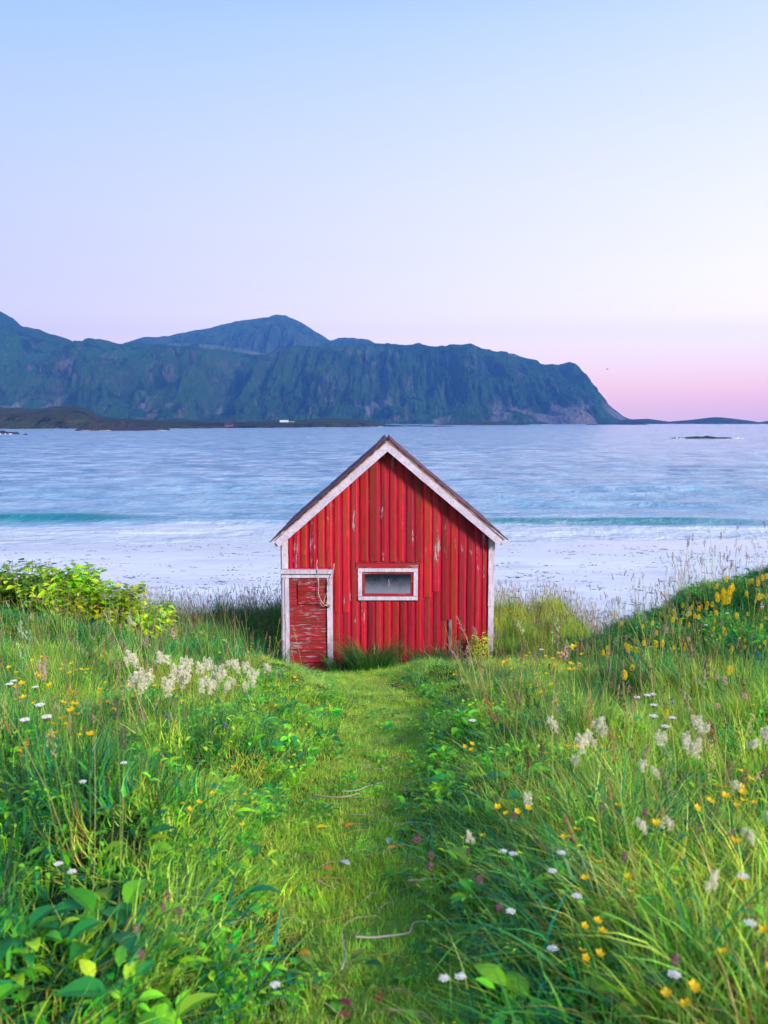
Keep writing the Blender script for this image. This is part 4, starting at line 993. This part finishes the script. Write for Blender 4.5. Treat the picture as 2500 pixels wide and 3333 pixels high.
def proto(kind, v):
    """returns list of (name, mesh, material already set, offset) for one flower plant of unit height 1 m scaled later"""
    hh = {'buttercup': .42, 'goldenrod': .40, 'meadowsweet': .55, 'yarrow': .42, 'violet_flower': .30, 'thistle': .5, 'clover': .26}[kind]
    st, top = stem_mesh(hh, random.uniform(-.08, .08), 4 if kind != 'buttercup' else 2, .05 if kind != 'meadowsweet' else .08, .0017)
    mb = MB()
    heads = []
    if kind == 'buttercup':
        sm = MB()
        for q, (dx, dy, dz, on) in enumerate(((0, 0, 0, True), (.035, -.02, -.035, v % 2), (-.04, .01, -.02, v % 3 == 2))):
            if not on: continue
            mb = MB(); petal_cup(mb, top+Vector((dx, dy, dz)), .0165 if q == 0 else .014, YEL, 5, .55)
            if q: mb.tube([top+Vector((0, 0, -.1)), top+Vector((dx*.9, dy*.9, dz-.003))], .0008, 3, (.1, .2, .03), cap=False)
            heads.append(mb.mesh('flower_head', m_petal))
        return st, heads, top.z
    elif kind == 'goldenrod':
        for k in range(150):
            t = random.random(); a = random.uniform(0, 6.283); rr = (.010+.024*math.sin(math.pi*(.15+.8*t)))*math.sqrt(random.random())
            speck(mb, top+Vector((rr*math.cos(a), rr*math.sin(a), -.05+.095*t)), random.uniform(.0035, .0065), GOLD)
    elif kind == 'meadowsweet':
        for br in range(6):
            a0 = random.uniform(0, 6.283); out_ = random.uniform(.012, .042) if br else 0; z0 = random.uniform(-.045, .02)
            for k in range(48):
                t = random.random(); a = random.uniform(0, 6.283); rr = .016*math.sqrt(random.random())*(1.2-.6*t)
                speck(mb, top+Vector((out_*math.cos(a0)+rr*math.cos(a), out_*math.sin(a0)+rr*math.sin(a), z0+.05*t)), random.uniform(.0025, .005), CREAM)
    elif kind == 'yarrow':
        for k in range(26):
            a = k*2.4; rr = .034*math.sqrt(k/26); c_ = top+Vector((rr*math.cos(a), rr*math.sin(a), .008-rr*.25+random.uniform(-.002, .002)))
            mb.tube([top+Vector((0, 0, -.035)), c_], .0006, 3, (.12, .2, .06), cap=False)
            for q in range(5): speck(mb, c_+Vector((random.gauss(0, .003), random.gauss(0, .003), .001)), random.uniform(.003, .0048), WHITE)
    elif kind == 'violet_flower':
        for k in range(16): speck(mb, top+Vector((random.gauss(0, .008), random.gauss(0, .008), random.uniform(-.03, .02))), random.uniform(.004, .007), VIO)
    elif kind == 'thistle':
        for k in range(80):
            a = random.uniform(0, 6.283); b_ = random.uniform(-.4, 1.5); rr = .018
            speck(mb, top+Vector((rr*math.cos(a)*math.cos(b_), rr*math.sin(a)*math.cos(b_), rr*math.sin(b_))), .0035, BUFF)
    elif kind == 'clover':
        for k in range(70):
            a = random.uniform(0, 6.283); b_ = random.uniform(-1.2, 1.5); rr = .013
            speck(mb, top+Vector((rr*math.cos(a)*math.cos(b_), rr*math.sin(a)*math.cos(b_), 1.5*rr*math.sin(b_))), .0036, PINK)
    return st, [mb.mesh('flower_head', m_petal)], top.z
FP = {k: [proto(k, v) for v in range(5)] for k in ('buttercup', 'goldenrod', 'meadowsweet', 'yarrow', 'violet_flower', 'thistle', 'clover')}
HGT = {'buttercup': .42, 'goldenrod': .42, 'meadowsweet': .55, 'yarrow': .42, 'violet_flower': .3, 'thistle': .5, 'clover': .26}
def plant(kind, px, py, label, group, s=1.0, cat='flower', hmul=1.0, yforce=None):
    s0 = {'meadowsweet': .50, 'yarrow': .44, 'clover': .5, 'thistle': .62, 'goldenrod': .62, 'buttercup': 1.0, 'violet_flower': .8}[kind]; hmul = hmul/s0; s = s*s0
    v = random.randrange(5); st, hd, tz = FP[kind][v]
    hmul = min(hmul, 1.9); h = tz*s*hmul
    x, y, z = hit(px, py, h)
    if yforce:
        x, y, _ = on_y(px, py, yforce); z = t1(x, y)
    if CAB[0] < x < CAB[1] and y > CY-.12: y = CY-.2; z = t1(x, y)
    o = empty(kind, (x, y, z), random.uniform(0, 6.283)); o.scale = (s, s, s)
    tag(o, label, cat, group); link('stem', st, o).scale = (1, 1, hmul)
    for q in hd: link('flower_head', q, o).location = (0, 0, tz*(hmul-1))
    return o
def ordinal(n):
    w = ['first', 'second', 'third', 'fourth', 'fifth', 'sixth', 'seventh', 'eighth', 'ninth', 'tenth', 'eleventh', 'twelfth']
    return w[n-1] if n <= 12 else '%d%s' % (n, 'th' if 10 < n % 100 < 20 else {1: 'st', 2: 'nd', 3: 'rd'}.get(n % 10, 'th'))
def drift(kind, pts, label, group, s0, s1, hmul=1.0):
    order = sorted(range(len(pts)), key=lambda i: pts[i][0])
    for k, i in enumerate(order):
        which = 'leftmost' if k == 0 else 'rightmost' if k == len(order)-1 else ordinal(k+1)+' from left'
        plant(kind, *pts[i], '%s, %s' % (label, which), group, random.uniform(s0, s1), 'flower', hmul)
def Q(ox, oy, pts, sc=1.659): return [(ox+a_/sc, oy+b_/sc) for a_, b_ in pts]
# --- left meadow
L1 = Q(0, 1600, [(185, 912), (225, 900), (213, 928), (60, 950), (130, 980), (198, 995), (240, 1045), (13, 1103), (320, 942), (378, 935), (405, 955), (404, 972), (430, 965), (442, 972)])
drift('buttercup', L1, 'yellow buttercup in the patch below the leafy shrubs', 'buttercups at the far left', 1.15, 1.15)
L2 = Q(0, 1600, [(367, 1102), (372, 1153), (418, 1190), (403, 1230), (335, 1232), (304, 1290), (357, 1300), (467, 1295), (562, 1040), (516, 1070), (618, 1065), (688, 1058), (685, 1020), (630, 1140), (190, 990), (120, 1095), (145, 1105), (75, 1040)])
drift('buttercup', L2, 'yellow buttercup left of the white plumes', 'buttercups left of the white plumes', 1.1, 1.1)
L3 = Q(0, 1600, [(838, 1040), (877, 1043), (937, 1073), (927, 917), (990, 1120), (1268, 1060), (1298, 948), (1310, 958), (1585, 1005), (1355, 860), (1290, 833), (815, 833), (1190, 870), (1370, 830), (1510, 1160), (1455, 1175)])
drift('buttercup', L3, 'small yellow buttercup among the white plumes', 'buttercups around the white plumes', 1.0, 1.0)
L4 = Q(0, 2400, [(148, 22), (157, 45), (368, 12), (870, 88), (1155, 248), (1035, 305), (1400, 360), (1363, 293), (1245, 482), (1312, 138), (1047, 380), (1160, 300), (1310, 150)])
drift('buttercup', L4, 'yellow buttercup low on the left grass bank', 'buttercups on the bank left of the path', .8, .8)
M1 = Q(0, 1600, [(730, 930), (740, 1020), (905, 1060), (1010, 935), (1040, 945), (1060, 960), (985, 960), (930, 970), (1100, 940), (1140, 935), (1120, 960), (1150, 975), (1170, 1000), (1200, 980), (1240, 940), (1260, 960), (1230, 1000), (1080, 1030), (1110, 1060), (1340, 960), (1360, 990), (1340, 1030), (1380, 1000), (1020, 1030), (1430, 965), (1250, 1050), (1210, 1010), (1345, 1065), (1100, 980), (1275, 945), (965, 985), (1000, 1000), (1185, 1045), (1230, 1065), (830, 915), (700, 925), (780, 1040)])
drift('meadowsweet', M1, 'creamy plume in the dense patch left of the path', 'white plumes in the patch left of the path', 1.15, 1.6, .8)
U1 = Q(0, 1600, [(220, 1160), (270, 1215), (150, 1225), (195, 1055), (85, 1025), (765, 985), (25, 1045)])
UL = ['flat white umbel low in the grass at left, uppermost right of a close trio', 'flat white umbel at left, lowest of a close trio', 'flat white umbel at left, leftmost of a close trio', 'pale flat umbel under the yellow buttercups at far left', 'pale flat umbel close to the left edge below the buttercups', 'flat white umbel at the left end of the white plume patch', 'faint white umbel touching the left edge of the photo']
for p_, l_ in zip(U1, UL): plant('yarrow', *p_, l_, 'white umbels in the left meadow', 1.25)
for p_, l_ in zip(Q(0, 2400, [(440, 260), (340, 700), (400, 745), (1527, 1357), (650, 145)]), ['white umbel in the deep grass at left, halfway down', 'white umbel low at left in the dark grass, upper of two', 'white umbel low at left in the dark grass, lower of two', 'single small white flower head near the bottom left of the path', 'pale umbel left of the path beside yellow buttercups']): plant('yarrow', *p_, l_, 'white umbels low on the left bank', .8)
for p_, l_ in zip(Q(0, 1600, [(935, 1208), (95, 955), (1485, 980), (1190, 1255)]), ['dark blue flower in the bright grass below the white plumes', 'dark violet flower at far left beside yellow buttercups', 'small blue flower at the foot of the cabin door post', 'pale blue flower in the grass just left of the upper path']): plant('violet_flower', *p_, l_, 'small blue flowers left of the path', 1.2)
# --- right mound
G1 = Q(1500, 1700, [(1375, 345), (1405, 400), (1425, 410), (1395, 420), (1440, 380), (1460, 345), (1385, 395), (1415, 385), (1450, 400), (1465, 370), (1430, 430), (1405, 430), (1445, 305), (1380, 410), (1420, 400), (1455, 360), (1470, 355), (1440, 420), (1410, 370)])
drift('goldenrod', G1, 'golden spike in the dense mound-crest drift', 'golden spikes in the drift on the mound crest', 1.0, 1.35)
G2 = Q(1500, 1700, [(1560, 325), (1610, 310), (1640, 290), (1545, 385), (1630, 400), (1490, 510), (1575, 318), (1595, 330), (1625, 305), (1650, 300), (1600, 400), (1648, 398)])
drift('goldenrod', G2, 'golden spike by the right edge on the mound', 'golden spikes near the right edge', .9, 1.2)
G3 = Q(1500, 1700, [(1250, 460), (1280, 468), (1325, 465), (1355, 445), (1368, 490), (1225, 500), (1187, 545), (1145, 530), (1228, 553), (1205, 490), (1300, 455), (1340, 440), (1265, 505), (1155, 485), (1415, 592), (1150, 515), (1240, 490), (1195, 450), (1285, 510)])
drift('goldenrod', G3, "golden spike down the mound's left slope", 'golden spikes down the mound slope', .75, 1.05)
G4 = Q(1500, 1700, [(985, 565), (1043, 550), (1065, 598), (1055, 655), (983, 655), (940, 645), (900, 665), (915, 695), (950, 690), (1225, 640), (800, 720), (768, 705), (796, 685), (930, 795), (880, 830), (1110, 1040), (1455, 800), (905, 675), (895, 680), (920, 680), (1085, 650), (885, 825), (925, 790)])
drift('goldenrod', G4, 'yellow spike at the foot of the right mound', 'yellow spikes at the foot of the mound', .75, 1.05)
G5 = Q(1500, 1700, [(590, 700), (620, 672), (635, 670), (660, 782), (580, 695), (527, 785), (520, 712), (460, 725), (548, 622), (440, 655), (600, 780), (575, 797), (405, 820), (422, 885), (515, 878), (330, 710), (360, 740), (250, 760), (272, 752), (620, 768), (150, 957), (527, 995), (8, 832), (345, 715), (455, 735), (370, 725), (340, 745)])
drift('buttercup', G5, 'yellow buttercup between cabin corner and mound', 'buttercups right of the cabin', 1.0, 1.4)
G6 = Q(1500, 1700, [(340, 500), (330, 480), (345, 515), (715, 470), (725, 460), (760, 465), (660, 480), (300, 495), (555, 500), (830, 500), (270, 480), (250, 500), (290, 520), (450, 500), (735, 480), (655, 520), (760, 440), (860, 550), (240, 470)])
drift('goldenrod', G6, 'orange-yellow spike on the dune behind the cabin', 'orange-yellow spikes on the dune behind the cabin', .8, 1.1)
rg = random.Random(5)
G7 = [(rg.uniform(2120, 2500), rg.uniform(1890, 2120)) for _ in range(60)]
G7 = [q for q in G7 if q[1] > 2150-.62*(q[0]-2040)+rg.uniform(0, 60)]
drift('goldenrod', G7, 'tiny yellow spike scattered on the dark mound face', 'scattered yellow spikes on the mound', .55, .85)
W1 = Q(1500, 1700, [(785, 1100), (790, 1140), (670, 1175), (680, 1210), (1062, 1185), (1205, 1195), (1232, 1260), (1265, 1075), (1358, 1130), (1610, 1175), (1615, 1225), (1645, 1165), (490, 1110)])
WL = ['upper of two creamy plumes stacked together right of the path, nearest to the cabin', 'lower of two creamy plumes stacked together right of the path, nearest to the cabin', 'slim white plume left of the creamy pair, upper', 'slim white plume left of the creamy pair, lower', 'single white plume on a yellow stalk in mid right meadow', 'upper left of a slanting trio of white plumes at right', 'lowest of a slanting trio of white plumes at right', 'highest white plume in the right meadow below the mound', 'white plume just right of the highest plume', 'upper plume of the cluster at the right edge', 'lower plume of the cluster at the right edge', 'plume of the right edge cluster cut by the frame', 'faint pale plume beside large leaves right of the path']
for p_, l_ in zip(W1, WL): plant('meadowsweet', *p_, l_, 'white plumes in the right meadow', random.uniform(1.0, 1.25), 'flower', .85)
W2 = Q(1500, 2400, [(1000, 165), (1060, 215), (1470, 280), (340, 345), (1110, 470), (995, 520), (1655, 495), (1380, 775), (1590, 580), (28, 545), (640, 140)])
WL2 = ['left of two white plumes side by side below the slanting trio', 'right of two white plumes side by side below the slanting trio', 'small white plume beside yellow buttercups at far right', 'small white plume standing alone right of the path', 'largest creamy plume beside the dark hollow at right', 'slim plume left of the largest creamy plume', 'white plume cut by the right edge halfway down the meadow', 'pale greenish plume low in the right meadow', 'loose white plume right of the dark hollow', 'tall white plume at the right border of the path', 'faint tiny plume left in the right meadow']
for p_, l_ in zip(W2, WL2): plant('meadowsweet', *p_, l_, 'white plumes low in the right meadow', random.uniform(.75, .95), 'flower', .85)
Y1 = Q(1500, 1700, [(1020, 940), (960, 950), (1060, 935), (1060, 990), (1040, 1043), (1100, 1100), (1155, 1060), (1310, 560), (1440, 505), (1640, 465), (80, 1070), (425, 695)])
drift('yarrow', Y1[:7], 'flat white umbel at the foot of the right mound', 'white umbels at the foot of the mound', 1.1, 1.3)
for p_, l_ in zip(Y1[7:], ['white umbel on the dark mound slope below the golden drift', 'white umbel on the mound right of the golden drift', 'white umbel on the mound at the right edge', 'pale umbel in the grass above the path', 'white umbel beside yellow flowers at the right cabin corner']): plant('yarrow', *p_, l_, 'single white umbels on the right', 1.2)
Y2 = Q(1500, 2400, [(220, 600), (305, 635), (530, 620), (640, 885), (480, 1148), (1555, 780), (1558, 1018), (1185, 1330), (470, 735), (295, 945)])+[(1445, 3194), (1481, 3188)]
YL2 = ['small white umbel right of the path, left one of a close pair', 'tiny white umbel right of the path, right one of a close pair', 'tiny white umbel in mid right meadow below the slim plumes', 'narrow white umbel seen edge-on low in the right meadow', 'large bright white umbel in the lower right meadow', 'white umbel on a yellow stalk near the right edge', 'round white umbel near the right edge, lower', 'white umbel touching an orange flower at the bottom right', 'small pale umbel above the large bright one', 'faint umbel beside a straw at the path border', 'large white umbel at the bottom edge right of the path', 'small white umbel beside the large one at the bottom edge']
for p_, l_ in zip(Y2, YL2): plant('yarrow', *p_, l_, 'white umbels low in the right meadow', .85)
B2 = Q(1500, 2400, [(28, 45), (45, 58), (580, 57), (640, 45), (628, 80), (890, 8), (768, 55), (285, 180), (316, 395), (465, 118), (640, 503), (835, 400), (200, 370), (815, 130)])
drift('buttercup', B2, 'yellow buttercup between path and right white plumes', 'buttercups right of the path', .9, .9)
B3 = Q(1500, 2400, [(1050, 462), (1370, 553), (1317, 370), (1395, 288), (1430, 332), (1520, 312), (1445, 180), (1480, 380), (1480, 295), (1560, 250)])
drift('buttercup', B3, 'yellow buttercup around the dark hollow at right', 'buttercups at the far right', .95, .95)
B4 = Q(1500, 2400, [(735, 705), (687, 740), (905, 862), (922, 768), (1437, 808), (710, 1195), (697, 1200), (1132, 1375), (1217, 1345), (1618, 1055), (1500, 1238), (695, 1025), (722, 1020), (1270, 1445), (1560, 1245), (180, 540)])
drift('buttercup', B4, 'yellow buttercup in the bottom right foreground', 'buttercups at the bottom right', .75, .75)
drift('thistle', Q(1500, 1700, [(1365, 840), (1380, 850), (1425, 870), (1505, 945), (1355, 1000), (1230, 635)]), 'buff fluffy seed head on the right mound', 'buff seed heads on the mound', 1.2, 1.2)
drift('violet_flower', Q(1500, 1700, [(1595, 710), (1270, 850), (1180, 500), (930, 720), (790, 800), (1140, 970), (400, 540), (1600, 730), (870, 690)]), 'small blue-violet flower on the right mound', 'blue flowers on the mound', 1.1, 1.1)
drift('clover', Q(1500, 2400, [(255, 430), (40, 600), (95, 775), (760, 375), (1000, 420), (1310, 500), (1160, 1210), (850, 640), (240, 930)]), 'dull purple flower head in the grass right of the path', 'purple heads right of the path', 1.2, 1.2)
drift('clover', Q(0, 2400, [(905, 860), (880, 940), (970, 955), (770, 1040), (740, 1210), (1090, 50)]), 'dull purple flower head in the long grass left of the path', 'purple heads left of the path', 1.1, 1.1)
drift('clover', Q(700, 2200, [(1270, 1050), (1335, 1150), (1300, 1040), (1380, 1240)], 1.952), 'plum-coloured flower head leaning over the right border of the path', 'plum heads by the path', 1.2, 1.2)

# ------------------------------------------------------------------ larger foreground leaves, twigs
def dock(name, label, px, py, n, ln, pal, group, cat='plant', h=.12):
    x, y, z = hit(px, py, h); r = empty(name, (x, y, z)); tag(r, label, cat, group)
    for k in range(n):
        mb = MB(); a = k*2.4+random.uniform(-.3, .3); l = ln*.62*random.uniform(.75, 1.2); up = random.uniform(.5, 1.5)
        o = Vector((math.cos(a)*.02, math.sin(a)*.02, -.01)); d = Vector((math.cos(a), math.sin(a), up)).normalized(); p2 = o+d*h*random.uniform(.4, .9)
        mb.tube([o, p2], [.003, .002], 4, (.16, .2, .06), cap=False); leaf(mb, p2, (d.x, d.y, d.z*.5), (0, 0, 1), l, l*random.uniform(.33, .45), pick(pal, .1), .25, .35)
        mb.build('leaf', m_herb, r)
    return r
DK = [(.12, .30, .02), (.08, .24, .02), (.17, .34, .03)]
for (px, py, n_, l_, lab) in [(790, 3130, 7, .10, 'broad bright leaf plant at the bottom, left border of the path'), (1060, 3110, 5, .12, 'pointed light green leaves leaning over the path at the bottom'), (860, 3290, 7, .10, 'broad leaves at the bottom edge left of the path'), (1440, 3290, 6, .10, 'tall yellowish leaf plant under the large white umbel at the bottom edge'), (1960, 3270, 6, .10, 'bright lime leaf plant at the bottom edge right of the path'), (1700, 3020, 6, .09, 'slim toothed leaf plant beside the path border at lower right'), (610, 2560, 8, .13, 'wide yellow-green leaf plant in the middle of the left bank'), (690, 2600, 7, .11, 'broad leaf plant beside the yellow-green one on the left bank'), (1585, 2450, 8, .16, 'large upright leaf plant right of the path in mid meadow'), (1620, 2430, 7, .15, 'large leaf plant just right of the upright one in mid meadow'), (2060, 2330, 8, .13, 'bright round-leaved plant below the white umbels at right'), (2350, 2370, 7, .15, 'pale long-leaved plant near the highest white plume at right'), (230, 2680, 7, .10, 'light green leaf plant in the dark grass at far left'), (1450, 2780, 6, .09, 'small leaf plant at the right border of the path')]:
    dock('dock_plant', lab, px, py, n_, l_, DK, 'broad-leaved plants in the meadow')
dock('dock_plant', 'dark red withered leaves at the bottom edge in the path', 1200, 3265, 5, .10, [(.22, .02, .04), (.30, .04, .03)], 'broad-leaved plants in the meadow', h=.05)
dock('dock_plant', 'red and yellow leaf plant on the left bank', 665, 2440, 4, .10, [(.45, .04, .03), (.5, .3, .04)], 'broad-leaved plants in the meadow', h=.14)
m_twig = m_vcol('bleached_twig', .8)
def twig(name, label, pts, r0, col, lift=.03, cat='twig'):
    P_ = [hit(px, py, lift) for px, py in pts]; P_ = [(a_, b_, c_+lift) for a_, b_, c_ in P_]
    b = MB(); sp_ = smooth_pts(P_, 5); b.tube(sp_, [r0*(1-.6*i/len(sp_)) for i in range(len(sp_))], 5, col)
    return tag(b.build(name, m_twig, smooth=True), label, cat)
K = lambda l: [(700+a_/1.952, 2200+b_/1.952) for a_, b_ in l]
twig('twig', 'pale bent straw lying across the lower path with its tip curving up right', K([(890, 1660), (1000, 1665), (1100, 1660), (1200, 1645), (1240, 1625), (1255, 1590), (1290, 1565), (1335, 1560)]), .004, (.42, .36, .30), .05)
twig('twig', 'thin grey straw standing curved at the left border of the lower path', K([(805, 1880), (825, 1810), (825, 1740), (808, 1680), (808, 1620)]), .003, (.40, .40, .38), .06)
twig('twig', 'long pale straw lying across the middle of the path', K([(620, 760), (720, 770), (820, 770), (920, 750)]), .006, (.45, .34, .22), .05)
twig('twig', 'pale straw crossing the path above the middle one', K([(800, 735), (900, 730), (960, 705), (1050, 680)]), .005, (.38, .36, .28), .05)
twig('twig', 'short tan straw lying left in the path below the orange leaf', K([(645, 1300), (700, 1335), (765, 1362)]), .004, (.46, .34, .18), .05)
twig('twig', 'pale straw pointing from the right border into the path', K([(1225, 1310), (1310, 1300), (1395, 1290)]), .004, (.45, .38, .30), .06)
def litter(label, px, py, ln, col, name='fallen_leaf'):
    x, y, z = hit(px, py, .05); b = MB(); a = random.uniform(0, 6.283)
    leaf(b, (0, 0, 0), (math.cos(a), math.sin(a), .25), (0, 0, 1), ln, ln*.5, col, .4, .3); o = b.build(name, m_petal, loc=(x, y, z+.05)); return tag(o, label, 'leaf')
for (q, l_, c_, lab) in [((885, 945), .06, (.62, .22, .02), 'orange fallen leaf in the middle of the path'), ((750, 1245), .06, (.60, .22, .05), 'orange-brown curled leaf on the left side of the path'), ((1090, 1110), .06, (.60, .30, .02), 'small yellow-orange leaf right of the path centre'), ((640, 975), .07, (.62, .45, .02), 'bright yellow leaf at the left side of the path'), ((855, 1205), .06, (.60, .58, .62), 'pale whitish leaf lying on the path'), ((1110, 1030), .06, (.42, .42, .46), 'grey leaf at the right side of the path'), ((545, 1760), .06, (.60, .30, .02), 'orange leaf blade at the left border of the lower path')]:
    litter(lab, *K([q])[0], l_, c_)
litter('orange leaf in the grass right of the path', 1500+420/1.659, 2400+575/1.659, .05, (.75, .22, .01))

# ------------------------------------------------------------------ bird
bx, by, bz = on_y(1312*D2P, 798*D2P, 230)
b = MB(); vs = []
secs = [(-.30, .005, 0), (-.20, .03, .005), (-.05, .065, .0), (.08, .07, 0), (.18, .045, .01), (.25, .035, .02), (.30, .012, .015), (.34, .003, .01)]
for sx_, rr, zz in secs:
    for k in range(8): vs.append((sx_, rr*math.cos(k*math.pi/4), zz+rr*.85*math.sin(k*math.pi/4)))
b.add(vs, [(i*8+k, i*8+(k+1) % 8, (i+1)*8+(k+1) % 8, (i+1)*8+k) for i in range(len(secs)-1) for k in range(8)], (.18, .16, .20))
for s in (-1, 1):
    w = [(.12, s*.03, .02), (.15, s*.28, .16), (.06, s*.62, .06), (-.02, s*.60, .055), (-.02, s*.28, .14), (-.10, s*.03, .01)]
    b.add(w+[(a_, c_, d_-.012) for a_, c_, d_ in w], [(0, 1, 4, 5), (1, 2, 3, 4), (11, 10, 7, 6), (10, 9, 8, 7)]+[(i, i+6, (i+1) % 6+6, (i+1) % 6) for i in range(6)], (.14, .13, .16))
bo = b.build('bird', m_vcol('feathers'), loc=(bx, by, bz)); bo.rotation_euler = (R(15), 0, R(200)); tag(bo, 'small dark gull gliding in the pink sky right of the mountain', 'bird')

# ------------------------------------------------------------------ haze
m_haze, nt, out = mat('sea_air')
v = nt.nodes.new('ShaderNodeVolumePrincipled'); v.inputs['Color'].default_value = HAZE_C+(1,); v.inputs['Density'].default_value = HAZE_D; v.inputs['Anisotropy'].default_value = 0.0
nt.links.new(v.outputs[0], out.inputs['Volume'])
b = MB(); b.box(-HAZE_FAR, HAZE_FAR, -60, HAZE_FAR, -8.6, HAZE_TOP)
hz = b.build('haze', m_haze); tag(hz, 'thin blue evening air between the camera and the mountains', 'haze', kind='stuff')
